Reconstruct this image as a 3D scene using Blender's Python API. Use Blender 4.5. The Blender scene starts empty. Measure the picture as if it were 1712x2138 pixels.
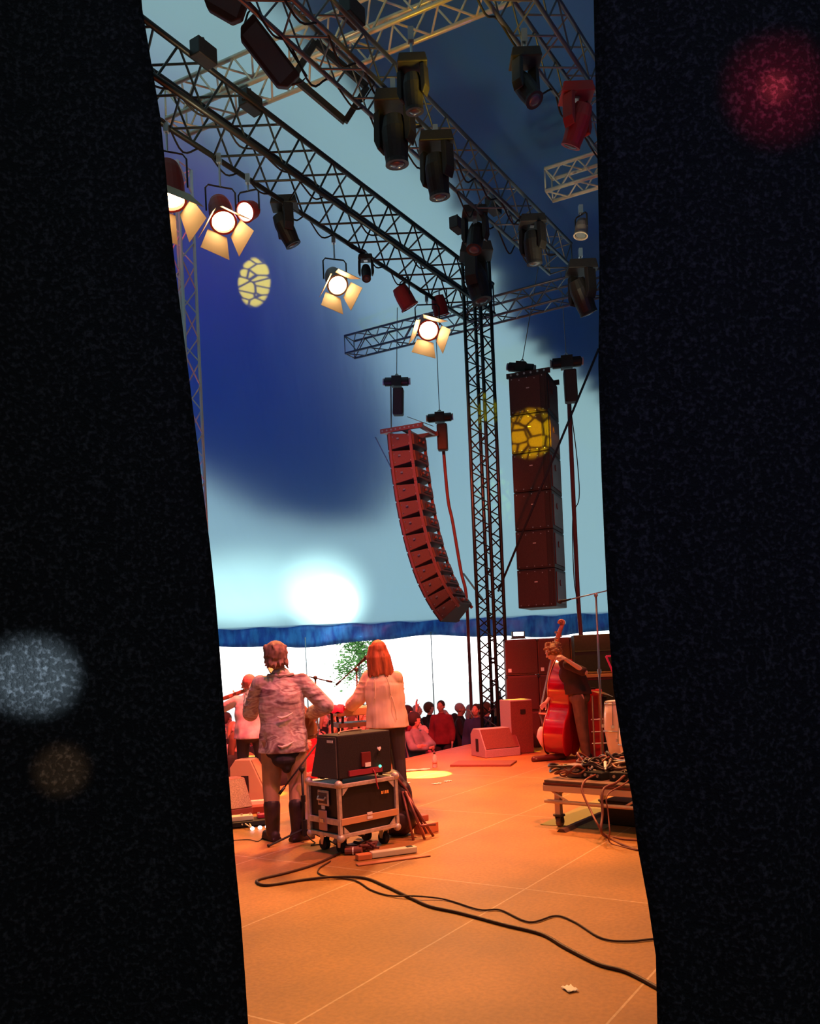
import bpy, bmesh, math, random
from mathutils import Vector, Matrix, noise
random.seed(7)
SC = bpy.context.scene
COL = SC.collection
R = math.radians
# ------------------------------------------------------------------ camera
FPX, CX, CY, ROLL, EYE = 1800.0, 856.0, 1376.0, R(2.5), 1.6
cam = bpy.data.cameras.new('camera'); camo = bpy.data.objects.new('camera', cam); COL.objects.link(camo)
cam.sensor_fit = 'VERTICAL'; cam.sensor_height = 36; cam.sensor_width = 36*1712/2138
cam.lens = 36*FPX/2138; cam.shift_y = (CY-1069)/2138.0; cam.clip_start = 0.05; cam.clip_end = 500
cx_ = Vector((math.cos(ROLL), 0, -math.sin(ROLL))); cy_ = Vector((math.sin(ROLL), 0, math.cos(ROLL))); cz_ = Vector((0, -1, 0))
camo.matrix_world = Matrix(((cx_.x, cy_.x, cz_.x, 0), (cx_.y, cy_.y, cz_.y, 0), (cx_.z, cy_.z, cz_.z, EYE), (0, 0, 0, 1)))
SC.camera = camo
def P(px, py, d):                      # survey helper: point seen at a pixel, at distance d down the stage
    u, v = px-CX, CY-py
    return Vector(((u*cx_.x+v*cy_.x)/FPX*d, d, EYE+(u*cx_.z+v*cy_.z)/FPX*d))
def G(px, py, z=0.0):                  # the same, on a level surface
    r = P(px, py, 1.0); k = (z-EYE)/(r.z-EYE); return Vector((r.x*k, k, z))
def PX(p):
    a, b = p.x/p.y, (p.z-EYE)/p.y
    return CX+FPX*(a*cx_.x+b*cx_.z), CY-FPX*(a*cy_.x+b*cy_.z)
# ------------------------------------------------------------------ world, lights, exposure
SC.view_settings.view_transform = 'Standard'; SC.view_settings.look = 'None'
SC.view_settings.exposure = 0.0; SC.view_settings.gamma = 1.0; SC.view_settings.use_curve_mapping = False
w = bpy.data.worlds.new('overcast_sky'); SC.world = w; w.use_nodes = True
nt = w.node_tree; bg = nt.nodes['Background']
tc = nt.nodes.new('ShaderNodeTexCoord'); sp = nt.nodes.new('ShaderNodeSeparateXYZ'); rp = nt.nodes.new('ShaderNodeValToRGB')
nt.links.new(tc.outputs['Generated'], sp.inputs[0]); nt.links.new(sp.outputs['Z'], rp.inputs[0])
rp.color_ramp.elements[0].position = 0.0; rp.color_ramp.elements[0].color = (1, 1, 0.97, 1)
rp.color_ramp.elements[1].position = 0.7; rp.color_ramp.elements[1].color = (0.15, 0.18, 0.20, 1)
nt.links.new(rp.outputs[0], bg.inputs['Color']); bg.inputs['Strength'].default_value = 4.6
LT = []
def spot(name, loc, at, power, color, size=60, blend=0.5, radius=0.1, parent=None):
    l = bpy.data.lights.new(name, 'SPOT'); l.energy = power; l.color = color; l.spot_size = R(size); l.spot_blend = blend; l.shadow_soft_size = radius
    o = bpy.data.objects.new(name, l); COL.objects.link(o); o.location = loc
    o.rotation_euler = (Vector(at)-Vector(loc)).to_track_quat('-Z', 'Y').to_euler()
    LT.append(o); return o
ED = Vector((0.537, 0.8436, 0)); ND = Vector((-0.8436, 0.537, 0)); P0 = Vector((0.41, 14.8, 0))   # stage edge direction, outward normal, a point of the edge
def S(a, b, z=0.0): return P0+ED*a+ND*b+Vector((0, 0, z))
# warm orange wash
spot('stage_wash_light', (-1.6, 12.6, 7.6), (0.6, 6.5, 0), 3300, (1.0, 0.35, 0.06), 75, 0.8, 0.35)
spot('stage_wash_light', (1.0, 14.8, 7.8), (0.8, 9.5, 0), 3200, (1.0, 0.41, 0.13), 70, 0.8, 0.3)
spot('stage_wash_light', (2.6, 4.2, 7.2), (0.9, 6.6, 0), 1000, (1.0, 0.34, 0.03), 75, 0.8, 0.3)
spot('stage_wash_light', (3.2, 8.0, 7.4), (-0.6, 9.2, 1.0), 2600, (1.0, 0.26, 0.13), 60, 0.7, 0.25)
# red wash: performers' backs, speakers, front of the crowd
spot('red_stage_light', (0.6, 5.2, 7.0), (-1.2, 8.0, 1.4), 1500, (1.0, 0.16, 0.28), 34, 0.8, 0.2)
spot('red_stage_light', (2.4, 7.6, 7.4), (2.4, 13.6, 1.0), 900, (1.0, 0.05, 0.03), 48, 0.8, 0.2)
spot('red_stage_light', (-0.5, 8.6, 7.4), (-1.6, 13.6, -0.2), 11000, (1.0, 0.07, 0.06), 58, 0.8, 0.2)
spot('red_stage_light', (0.0, 9.5, 7.2), (0.35, 18.0, 4.4), 4200, (1.0, 0.12, 0.05), 30, 0.8, 0.2)
spot('red_stage_light', (3.0, 9.5, 2.8), (2.9, 17.0, 3.4), 450, (1.0, 0.10, 0.05), 44, 0.8, 0.2)
# violet uplight on the canvas, and blue uplights added to tint its shaded fields
spot('added_blue_uplight', (-6.0, 12.0, 1.0), (-4.2, 22.0, 8.0), 1300, (0.0, 0.13, 1.0), 90, 0.9, 0.3)
spot('added_blue_uplight', (5.5, 7.0, 3.0), (3.0, 13.0, 12.0), 170, (0.0, 0.08, 1.0), 95, 0.9, 0.3)
spot('violet_uplight', (-4.6, 10.6, 6.8), (-4.4, 15.5, 10.6), 700, (1.0, 0.03, 0.22), 60, 1.0, 0.2)
# yellow profile spots
spot('yellow_profile_light', (-0.4, 8.6, 3.6), P(528, 584, 18.5), 75000, (1.0, 0.24, 0.0), 5.6, 0.3, 0.02)
spot('yellow_profile_light', (0.9, 9.2, 6.2), P(1112, 920, 17.0), 9000, (1.0, 0.75, 0.0), 8.0, 0.5, 0.02)
spot('yellow_profile_light', (0.7, 9.2, 6.2), P(1014, 870, 16.5), 12000, (1.0, 0.8, 0.0), 5.0, 0.4, 0.02)
spot('yellow_profile_light', (-0.6, 13.2, 7.4), G(885, 1617), 32000, (1.0, 0.85, 0.22), 6.0, 0.3, 0.02)
spot('yellow_profile_light', (0.8, 14.2, 7.4), G(1098, 1571), 5000, (1.0, 0.85, 0.02), 4.0, 0.4, 0.02)
spot('yellow_profile_light', (2.0, 12.6, 7.2), G(1250, 1560), 1500, (1.0, 0.6, 0.0), 16.0, 0.6, 0.05)
spot('yellow_profile_light', (-1.5, 11.0, 7.0), P(545, 1580, 10.7), 5000, (1.0, 0.9, 0.02), 6.0, 0.4, 0.02)
# cool fill on the back rows of the crowd comes from the open side of the tent; added spots behind the camera put glints and fill on the drapes
spot('added_drape_spot', (-0.25, -0.9, 1.7), P(72, 1412, 1.1), 900, (0.6, 0.85, 1.0), 3.4, 0.9, 0.01)
spot('added_drape_spot', (0.3, -1.0, 1.5), P(128, 1610, 1.1), 160, (1.0, 0.6, 0.3), 1.9, 0.6, 0.01)
spot('added_drape_spot', (0.3, -0.9, 1.9), P(1622, 190, 1.1), 260, (1.0, 0.03, 0.12), 4.6, 1.0, 0.01)
spot('added_drape_spot', (0.32, -0.9, 1.85), P(1618, 185, 1.1), 900, (1.0, 0.08, 0.12), 1.3, 0.8, 0.01)
spot('added_drape_spot', (0.3, -1.4, 1.8), P(1200, 900, 1.1), 16, (0.55, 0.45, 0.7), 110, 1.0, 0.2)
spot('added_drape_spot', (0.2, -1.2, 2.2), P(1800, 250, 1.1), 22, (0.16, 0.10, 1.0), 60, 1.0, 0.2)
# added spots outside the canvas imitate a sun patch and brighten its foot
spot('sun_patch_light', (-3.5, 44.0, 5.0), P(693, 1262, 28.3), 300000, (1.0, 0.97, 0.93), 6.0, 0.7, 0.3)
spot('sun_patch_light', (-3.5, 44.0, 5.0), P(680, 1255, 28.3), 90000, (0.95, 1.0, 0.95), 12.0, 1.0, 0.3)
_sp = spot('sun_patch_light', (-8.0, 46.0, 3.6), P(510, 1240, 28.3), 75000, (0.9, 1.0, 0.93), 22.0, 1.0, 0.3); _sp.scale = (1, 0.36, 1)
spot('added_truss_fill', (-1.6, 9.9, 7.4), (-1.5, 10.9, 9.0), 60, (1.0, 0.82, 0.45), 120, 0.7, 0.1)  # added fill spots, no fixtures there, brighten the cream trusses
spot('added_truss_fill', (0.7, 8.9, 7.3), (0.7, 9.8, 9.0), 50, (1.0, 0.70, 0.06), 110, 0.5, 0.1)
spot('added_truss_fill', (2.6, 12.6, 7.0), (2.9, 13.5, 8.4), 60, (1.0, 0.9, 0.55), 90, 0.5, 0.1)

def gobo(o, scale, seed, sx=1.0):      # breakup gobo in a profile spot: dark cell edges projected by the lamp
    o.scale = (sx, 1, 1); l = o.data; l.use_nodes = True; n = l.node_tree; e = n.nodes['Emission']; L = n.links.new
    t = n.nodes.new('ShaderNodeTexCoord'); m = n.nodes.new('ShaderNodeMapping'); m.inputs['Location'].default_value = (seed, seed*.3, 0); m.inputs['Scale'].default_value = (scale, scale, scale)
    v = n.nodes.new('ShaderNodeTexVoronoi'); v.feature = 'DISTANCE_TO_EDGE'; v.inputs['Scale'].default_value = 1.0; r = n.nodes.new('ShaderNodeMapRange'); r.inputs[1].default_value = 0.04; r.inputs[2].default_value = 0.12; r.inputs[3].default_value = 0.04; r.inputs[4].default_value = 1.0
    L(t.outputs['Normal'], m.inputs[0]); L(m.outputs[0], v.inputs['Vector']); L(v.outputs['Distance'], r.inputs[0]); L(r.outputs[0], e.inputs['Strength'])
ys = [o for o in LT if o.name.startswith('yellow_profile')]
gobo(ys[0], 60, 3.3, 0.62); gobo(ys[1], 32, 1.7); gobo(ys[2], 70, 5.1)
# ------------------------------------------------------------------ materials
MT = {}
def mat(name, color, rough=0.6, metal=0.0, spec=0.4, noise_amt=0.0, noise_scale=8.0, stretch=(1, 1, 1), bump=0.0, col2=None, emit=None, estr=0.0, alpha=1.0, trans=0.0, coat=0.0):
    if name in MT: return MT[name]
    m = bpy.data.materials.new(name); m.use_nodes = True; n = m.node_tree; b = n.nodes['Principled BSDF']
    b.inputs['Base Color'].default_value = (*color, 1); b.inputs['Roughness'].default_value = rough; b.inputs['Metallic'].default_value = metal
    b.inputs['Specular IOR Level'].default_value = spec; b.inputs['Coat Weight'].default_value = coat; b.inputs['Transmission Weight'].default_value = trans
    if emit: b.inputs['Emission Color'].default_value = (*emit, 1); b.inputs['Emission Strength'].default_value = estr
    if noise_amt > 0 or bump > 0:
        t = n.nodes.new('ShaderNodeTexCoord'); mp = n.nodes.new('ShaderNodeMapping'); mp.inputs['Scale'].default_value = stretch
        nz = n.nodes.new('ShaderNodeTexNoise'); nz.inputs['Scale'].default_value = noise_scale; nz.inputs['Detail'].default_value = 5
        n.links.new(t.outputs['Object'], mp.inputs[0]); n.links.new(mp.outputs[0], nz.inputs['Vector'])
        if noise_amt > 0:
            cr = n.nodes.new('ShaderNodeValToRGB'); c2 = col2 or tuple(c*(1-noise_amt) for c in color)
            cr.color_ramp.elements[0].position = 0.38; cr.color_ramp.elements[0].color = (*c2, 1)
            cr.color_ramp.elements[1].position = 0.62; cr.color_ramp.elements[1].color = (*color, 1)
            n.links.new(nz.outputs[0], cr.inputs[0]); n.links.new(cr.outputs[0], b.inputs['Base Color'])
        if bump > 0:
            bp = n.nodes.new('ShaderNodeBump'); bp.inputs['Strength'].default_value = bump; bp.inputs['Distance'].default_value = 0.01
            n.links.new(nz.outputs[0], bp.inputs['Height']); n.links.new(bp.outputs[0], b.inputs['Normal'])
    MT[name] = m; return m
def emis(name, color, s):
    if name in MT: return MT[name]
    m = bpy.data.materials.new(name); m.use_nodes = True; n = m.node_tree; n.nodes.clear()
    e = n.nodes.new('ShaderNodeEmission'); e.inputs[0].default_value = (*color, 1); e.inputs[1].default_value = s
    o = n.nodes.new('ShaderNodeOutputMaterial'); n.links.new(e.outputs[0], o.inputs[0]); MT[name] = m; return m
black_metal = mat('black_painted_metal', (0.012, 0.014, 0.014), 0.5, 0.0, 0.5)
dark_alu = mat('dark_truss_metal', (0.035, 0.04, 0.04), 0.4, 0.6)
grey_alu = mat('dull_aluminium', (0.16, 0.17, 0.18), 0.4, 0.7)
alu = mat('bright_aluminium', (0.75, 0.7, 0.55), 0.35, 0.35, noise_amt=0.15, noise_scale=6)
steel = mat('steel', (0.55, 0.55, 0.55), 0.3, 0.9)
black_box = mat('black_speaker_paint', (0.05, 0.035, 0.03), 0.75, noise_amt=0.25, noise_scale=90, bump=0.1)
grille = mat('speaker_grille', (0.02, 0.016, 0.015), 0.7, noise_amt=0.5, noise_scale=300)
rubber = mat('black_rubber', (0.012, 0.01, 0.01), 0.7)
white_lab = mat('white_label', (0.85, 0.82, 0.78), 0.6)
curtain_m = mat('black_velvet_curtain', (0.06, 0.056, 0.06), 0.7, spec=0.1, noise_amt=0.7, noise_scale=170, bump=0.5, col2=(0.011, 0.0105, 0.011))  # bright grains in the colour imitate light sparkling on the cloth
_cr = [x for x in curtain_m.node_tree.nodes if x.type == 'VALTORGB'][0]; _cr.color_ramp.elements[0].position = 0.5; _cr.color_ramp.elements[1].position = 0.74

# ------------------------------------------------------------------ mesh helpers
class MB:
    def __init__(s): s.v = []; s.f = []
    def add(s, vs, fs, M=None):
        k = len(s.v); s.v += [(M @ Vector(v)) if M else Vector(v) for v in vs]; s.f += [tuple(i+k for i in f) for f in fs]; return s
    def box(s, c, sz, M=None):
        x, y, z = c; a, b, h = sz[0]/2, sz[1]/2, sz[2]/2
        return s.add([(x+i*a, y+j*b, z+k*h) for i in (-1, 1) for j in (-1, 1) for k in (-1, 1)],
                     [(0, 1, 3, 2), (4, 6, 7, 5), (0, 4, 5, 1), (2, 3, 7, 6), (0, 2, 6, 4), (1, 5, 7, 3)], M)
    def tube(s, p0, p1, r, n=8, r1=None, M=None, cap=True):
        p0, p1 = Vector(p0), Vector(p1); d = p1-p0
        if d.length < 1e-6: return s
        q = d.to_track_quat('Z', 'Y'); r1 = r if r1 is None else r1
        vs = [p0+q @ Vector((r*math.cos(2*math.pi*i/n), r*math.sin(2*math.pi*i/n), 0)) for i in range(n)]
        vs += [p1+q @ Vector((r1*math.cos(2*math.pi*i/n), r1*math.sin(2*math.pi*i/n), 0)) for i in range(n)]
        fs = [(i, (i+1) % n, n+(i+1) % n, n+i) for i in range(n)]
        if cap: fs += [tuple(reversed(range(n))), tuple(range(n, 2*n))]
        return s.add(vs, fs, M)
    def path(s, pts, r, n=8, M=None):
        pts = [Vector(p) for p in pts]; m = len(pts); vs = []; up = None
        for i, p in enumerate(pts):
            t = (pts[min(i+1, m-1)]-pts[max(i-1, 0)]).normalized()
            if up is None: up = t.orthogonal().normalized()
            up = (up-t*up.dot(t)); up = up.normalized() if up.length > 1e-5 else t.orthogonal().normalized()
            b = t.cross(up); rr = r[i] if isinstance(r, (list, tuple)) else r
            vs += [p+up*rr*math.cos(2*math.pi*k/n)+b*rr*math.sin(2*math.pi*k/n) for k in range(n)]
        fs = [(i*n+k, i*n+(k+1) % n, (i+1)*n+(k+1) % n, (i+1)*n+k) for i in range(m-1) for k in range(n)]
        fs += [tuple(reversed(range(n))), tuple(range((m-1)*n, m*n))]
        return s.add(vs, fs, M)
    def sph(s, c, r, nu=12, nv=8, M=None):
        rx, ry, rz = r if isinstance(r, (tuple, list)) else (r, r, r); c = Vector(c)
        vs = [(0, 0, 1)]+[(math.sin(math.pi*j/nv)*math.cos(2*math.pi*i/nu), math.sin(math.pi*j/nv)*math.sin(2*math.pi*i/nu), math.cos(math.pi*j/nv)) for j in range(1, nv) for i in range(nu)]+[(0, 0, -1)]
        L = len(vs)-1
        fs = [(0, 1+i, 1+(i+1) % nu) for i in range(nu)]
        fs += [(1+j*nu+i, 1+(j+1)*nu+i, 1+(j+1)*nu+(i+1) % nu, 1+j*nu+(i+1) % nu) for j in range(nv-2) for i in range(nu)]
        fs += [(L, 1+(nv-2)*nu+(i+1) % nu, 1+(nv-2)*nu+i) for i in range(nu)]
        vs = [Vector((a*rx, b*ry, h*rz)) for a, b, h in vs]
        if M: vs = [M @ q for q in vs]
        return s.add([q+c for q in vs], fs)
    def prism(s, poly, axis, a, b, M=None):      # poly of 2D points extruded along axis from a to b
        n = len(poly)
        def mk(p, t): return (t, p[0], p[1]) if axis == 0 else ((p[0], t, p[1]) if axis == 1 else (p[0], p[1], t))
        vs = [mk(p, a) for p in poly]+[mk(p, b) for p in poly]
        fs = [tuple(range(n)), tuple(reversed(range(n, 2*n)))]+[(i, n+i, n+(i+1) % n, (i+1) % n) for i in range(n)]
        return s.add(vs, fs, M)
    def lathe(s, prof, n=20, M=None):            # prof: (r, z) pairs
        vs = [(r*math.cos(2*math.pi*i/n), r*math.sin(2*math.pi*i/n), z) for r, z in prof for i in range(n)]
        m = len(prof); fs = [(j*n+i, j*n+(i+1) % n, (j+1)*n+(i+1) % n, (j+1)*n+i) for j in range(m-1) for i in range(n)]
        fs += [tuple(reversed(range(n))), tuple(range((m-1)*n, m*n))]
        return s.add(vs, fs, M)
    def mesh(s, name):
        me = bpy.data.meshes.new(name); me.from_pydata([tuple(v) for v in s.v], [], s.f)
        bm = bmesh.new(); bm.from_mesh(me); bmesh.ops.recalc_face_normals(bm, faces=bm.faces); bm.to_mesh(me); bm.free(); return me
    def build(s, name, m, parent=None, world=False, smooth=False, bevel=0.0):
        me = s.mesh(name)
        if world and parent is not None:
            me.transform(parent.matrix_basis.inverted())
        o = bpy.data.objects.new(name, me); COL.objects.link(o); me.materials.append(m)
        if parent is not None: o.parent = parent
        if smooth: me.polygons.foreach_set('use_smooth', [True]*len(me.polygons))
        if bevel > 0:
            b = o.modifiers.new('bevel', 'BEVEL'); b.width = bevel; b.segments = 2; b.limit_method = 'ANGLE'
        return o
def frame(c, xd, zd=(0, 0, 1)):
    x = Vector(xd).normalized(); z = Vector(zd); z = (z-x*z.dot(x)).normalized(); y = z.cross(x)
    return Matrix(((x.x, y.x, z.x, c[0]), (x.y, y.y, z.y, c[1]), (x.z, y.z, z.z, c[2]), (0, 0, 0, 1)))
def tag(o, label, cat, group=None, kind=None):
    if label: o['label'] = label
    if cat: o['category'] = cat
    if group: o['group'] = group
    if kind: o['kind'] = kind
    return o
def thing(name, label, cat, M=None, group=None):
    o = bpy.data.objects.new(name, None); COL.objects.link(o); o.empty_display_size = 0.1
    if isinstance(M, Matrix): o.matrix_basis = M
    elif M is not None: o.location = M
    tag(o, label, cat, group); o.matrix_basis = Matrix.LocRotScale(o.location, o.rotation_euler, o.scale); return o
def local_mesh(name, mb, m, c, label, cat, group=None, smooth=False, kind=None, bevel=0.0):   # world-space shape, origin moved to c
    c = Vector(c); me_v = [v-c for v in mb.v]; mb.v = me_v
    o = mb.build(name, m, smooth=smooth, bevel=bevel); o.location = c; tag(o, label, cat, group, kind); return o
def struct(name, mb, m, label=None, smooth=False, bevel=0.0):
    o = mb.build(name, m, smooth=smooth, bevel=bevel); o['kind'] = 'structure'
    if label: o['label'] = label
    return o
def spline(pts, k=8):
    pts = [Vector(p) for p in pts]; out = []
    q = [pts[0]*2-pts[1]]+pts+[pts[-1]*2-pts[-2]]
    for i in range(1, len(q)-2):
        for j in range(k):
            t = j/k; a, b, c, d = q[i-1], q[i], q[i+1], q[i+2]
            out.append(0.5*((2*b)+(c-a)*t+(2*a-5*b+4*c-d)*t*t+(3*b-a-3*c+d)*t*t*t))
    out.append(pts[-1]); return out
ORD = ['zeroth', 'first', 'second', 'third', 'fourth', 'fifth', 'sixth', 'seventh', 'eighth', 'ninth', 'tenth', 'eleventh', 'twelfth', 'thirteenth', 'fourteenth', 'fifteenth', 'sixteenth', 'seventeenth', 'eighteenth', 'nineteenth', 'twentieth', 'twenty-first', 'twenty-second', 'twenty-third', 'twenty-fourth', 'twenty-fifth']

# ------------------------------------------------------------------ stage, ground, tent
def floor_mat():
    m = bpy.data.materials.new('stage_deck_plywood'); m.use_nodes = True; n = m.node_tree; b = n.nodes['Principled BSDF']; L = n.links.new
    tcn = n.nodes.new('ShaderNodeTexCoord'); mp = n.nodes.new('ShaderNodeMapping'); mp.inputs['Rotation'].default_value = (0, 0, -math.atan2(ED.y, ED.x))
    L(tcn.outputs['Object'], mp.inputs[0])
    br = n.nodes.new('ShaderNodeTexBrick'); br.offset = 0.0; br.inputs['Scale'].default_value = 1.0; br.inputs['Mortar Size'].default_value = 0.006; br.inputs['Mortar Smooth'].default_value = 0.1
    br.inputs['Brick Width'].default_value = 2.44; br.inputs['Row Height'].default_value = 1.22
    br.inputs['Color1'].default_value = (0.44, 0.21, 0.058, 1); br.inputs['Color2'].default_value = (0.40, 0.19, 0.052, 1); br.inputs['Mortar'].default_value = (0.62, 0.42, 0.25, 1)
    mp2 = n.nodes.new('ShaderNodeMapping'); mp2.vector_type = 'POINT'; mp2.inputs['Location'].default_value = (BRX, BRY, 0); L(mp.outputs[0], mp2.inputs[0]); L(mp2.outputs[0], br.inputs[0])
    nz = n.nodes.new('ShaderNodeTexNoise'); nz.inputs['Scale'].default_value = 1.3; nz.inputs['Detail'].default_value = 8; L(mp.outputs[0], nz.inputs['Vector'])
    n2 = n.nodes.new('ShaderNodeTexNoise'); n2.inputs['Scale'].default_value = 38; n2.inputs['Detail'].default_value = 6; L(mp.outputs[0], n2.inputs['Vector'])
    cr = n.nodes.new('ShaderNodeValToRGB'); cr.color_ramp.elements[0].position = 0.3; cr.color_ramp.elements[0].color = (0.72, 0.72, 0.72, 1); cr.color_ramp.elements[1].position = 0.7; cr.color_ramp.elements[1].color = (1.08, 1.05, 1.0, 1); L(nz.outputs[0], cr.inputs[0])
    c3 = n.nodes.new('ShaderNodeValToRGB'); c3.color_ramp.elements[0].position = 0.35; c3.color_ramp.elements[0].color = (0.85, 0.85, 0.85, 1); c3.color_ramp.elements[1].position = 0.62; c3.color_ramp.elements[1].color = (1.05, 1.05, 1.05, 1); L(n2.outputs[0], c3.inputs[0])
    x1 = n.nodes.new('ShaderNodeMix'); x1.data_type = 'RGBA'; x1.blend_type = 'MULTIPLY'; x1.inputs[0].default_value = 1; L(br.outputs[0], x1.inputs[6]); L(cr.outputs[0], x1.inputs[7])
    x2 = n.nodes.new('ShaderNodeMix'); x2.data_type = 'RGBA'; x2.blend_type = 'MULTIPLY'; x2.inputs[0].default_value = 1; L(x1.outputs[2], x2.inputs[6]); L(c3.outputs[0], x2.inputs[7])
    L(x2.outputs[2], b.inputs['Base Color']); b.inputs['Roughness'].default_value = 0.55; b.inputs['Specular IOR Level'].default_value = 0.35
    bp = n.nodes.new('ShaderNodeBump'); bp.inputs['Strength'].default_value = 0.15; bp.inputs['Distance'].default_value = 0.01; L(n2.outputs[0], bp.inputs['Height']); L(bp.outputs[0], b.inputs['Normal'])
    return m
# seams: one runs through (655,2115)-(1285,1765); cross seam through (860,1828)-(1330,1880)
_q = Matrix.Rotation(-math.atan2(ED.y, ED.x), 3, 'Z')
_a = _q @ G(655, 2115); _b = _q @ G(1085, 1855)
BRX, BRY = -_b.x, -_a.y
fm = floor_mat()
mb = MB(); c4 = [S(-16, 0), S(1.3, 0), S(1.3, -11), S(-16, -11)]
mb.add([(p.x, p.y, 0) for p in c4]+[(p.x, p.y, -0.12) for p in c4], [(0, 1, 2, 3), (7, 6, 5, 4), (0, 4, 5, 1), (1, 5, 6, 2), (2, 6, 7, 3), (3, 7, 4, 0)])
struct('floor', mb, fm, 'plywood stage deck lit orange')
mb = MB(); mb.box((0, 0, 0), (17.3, 0.06, 1.08), frame(S(-7.35, -0.06, -0.66), ED)); mb.box((0, 0, 0), (11, 0.06, 1.08), frame(S(1.24, -5.5, -0.66), ND))
struct('trim_1', mb, mat('stage_skirt', (0.01, 0.01, 0.012), 0.9))
mb = MB(); mb.box((0, 30, -1.25), (90, 90, 0.1))
struct('floor_ground', mb, mat('trampled_pale_ground', (0.34, 0.30, 0.24), 0.95, noise_amt=0.3, noise_scale=2.0))
mb = MB(); mb.box((0, 62, -1.17), (160, 63, 0.06))
struct('floor_outside', mb, mat('overexposed_ground', (0.85, 0.84, 0.8), 0.95, noise_amt=0.1, noise_scale=2.0))  # near-white colour stands in for overexposed daylight on the ground
# canvas
CAN = [(-9, 8.5), (-3, 11.6), (4, 12.6), (12, 11.8), (18, 9.9), (24, 6.5), (30, 2.85)]
def zc(y):
    for (a, za), (b, zb) in zip(CAN, CAN[1:]):
        if y <= b: 
            t = (y-a)/(b-a); return za+(zb-za)*t
    return CAN[-1][1]
def zcs(y): return sum(zc(max(-9, min(30, y+k*0.5))) for k in range(-3, 4))/7 if y < 28 else zc(y)
def hit(px, py):
    r = P(px, py, 1.0); sl = r.z-EYE; lo, hi = 3.0, 30.0
    for _ in range(40):
        m = (lo+hi)/2
        if EYE+sl*m > zcs(m): hi = m
        else: lo = m
    return Vector((r.x*lo, lo, zcs(lo)))
cm = bpy.data.materials.new('blue_tent_canvas'); cm.use_nodes = True; n = cm.node_tree; n.nodes.clear(); L = n.links.new
df = n.nodes.new('ShaderNodeBsdfDiffuse'); tr = n.nodes.new('ShaderNodeBsdfTranslucent'); ad = n.nodes.new('ShaderNodeAddShader'); om = n.nodes.new('ShaderNodeOutputMaterial')
df.inputs[0].default_value = (0.06, 0.20, 0.50, 1); tr.inputs[0].default_value = (0.152, 0.240, 0.243, 1)
tcn = n.nodes.new('ShaderNodeTexCoord'); mp = n.nodes.new('ShaderNodeMapping'); mp.inputs['Scale'].default_value = (0.5, 0.12, 0.12); nz = n.nodes.new('ShaderNodeTexNoise'); nz.inputs['Scale'].default_value = 1.5; nz.inputs['Detail'].default_value = 4
L(tcn.outputs['Object'], mp.inputs[0]); L(mp.outputs[0], nz.inputs['Vector'])
bp = n.nodes.new('ShaderNodeBump'); bp.inputs['Strength'].default_value = 0.5; bp.inputs['Distance'].default_value = 0.15; L(nz.outputs[0], bp.inputs['Height']); L(bp.outputs[0], df.inputs['Normal']); L(bp.outputs[0], tr.inputs['Normal'])
L(df.outputs[0], ad.inputs[0]); L(tr.outputs[0], ad.inputs[1]); L(ad.outputs[0], om.inputs['Surface'])
mb = MB(); X0, X1, NX = -16.0, 18.0, 34; YS = [-9+0.75*i for i in range(53)]
vs = [(X0+(X1-X0)*i/NX, y, zcs(y)) for y in YS for i in range(NX+1)]; W = NX+1
mb.add(vs, [(j*W+i, j*W+i+1, (j+1)*W+i+1, (j+1)*W+i) for j in range(len(YS)-1) for i in range(NX)])
struct('ceiling', mb, cm, 'blue canvas of the big tent, daylight glowing through', smooth=True)
# opaque side and rear walls of the tent
wallm = mat('dark_blue_wall_canvas', (0.01, 0.015, 0.05), 0.9)
for nm, x in (('wall_left', X0), ('wall_right', X1)):
    mb = MB(); n_ = len(YS)
    mb.add([(x, y, -1.2) for y in YS]+[(x, y, zcs(y)) for y in YS], [(i, i+1, n_+i+1, n_+i) for i in range(n_-1)]); struct(nm, mb, wallm)
mb = MB(); mb.box(((X0+X1)/2, -9, 3.7), (X1-X0, 0.1, 9.8)); struct('wall_back', mb, wallm)
# added unseen sheets above the canvas, shaped to shade the dark blue fields
def inside(p, poly):
    c = False; j = len(poly)-1
    for i in range(len(poly)):
        if (poly[i][1] > p[1]) != (poly[j][1] > p[1]) and p[0] < (poly[j][0]-poly[i][0])*(p[1]-poly[i][1])/(poly[j][1]-poly[i][1])+poly[i][0]: c = not c
        j = i
    return c
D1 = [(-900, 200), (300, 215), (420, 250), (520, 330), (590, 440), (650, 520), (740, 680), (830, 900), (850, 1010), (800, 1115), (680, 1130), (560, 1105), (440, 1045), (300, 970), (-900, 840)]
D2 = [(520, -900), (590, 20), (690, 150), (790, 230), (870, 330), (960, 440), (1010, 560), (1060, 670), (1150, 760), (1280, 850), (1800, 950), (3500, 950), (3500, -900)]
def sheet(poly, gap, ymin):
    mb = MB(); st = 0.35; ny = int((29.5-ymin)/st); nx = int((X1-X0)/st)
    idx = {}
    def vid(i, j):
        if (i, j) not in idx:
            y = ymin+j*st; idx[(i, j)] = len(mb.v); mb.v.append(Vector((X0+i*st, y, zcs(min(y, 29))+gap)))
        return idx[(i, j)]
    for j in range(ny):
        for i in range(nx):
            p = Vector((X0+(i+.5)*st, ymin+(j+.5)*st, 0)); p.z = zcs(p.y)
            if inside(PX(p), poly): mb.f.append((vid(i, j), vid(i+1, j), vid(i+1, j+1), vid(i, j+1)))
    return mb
shade_m = mat('dark_shade_sheet', (0.01, 0.015, 0.04), 0.9)
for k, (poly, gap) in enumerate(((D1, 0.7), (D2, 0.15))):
    o = struct('ceiling_shade_sheet', sheet(poly, gap, 5.0), shade_m); md = o.modifiers.new('thick', 'SOLIDIFY'); md.thickness = 0.02
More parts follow.
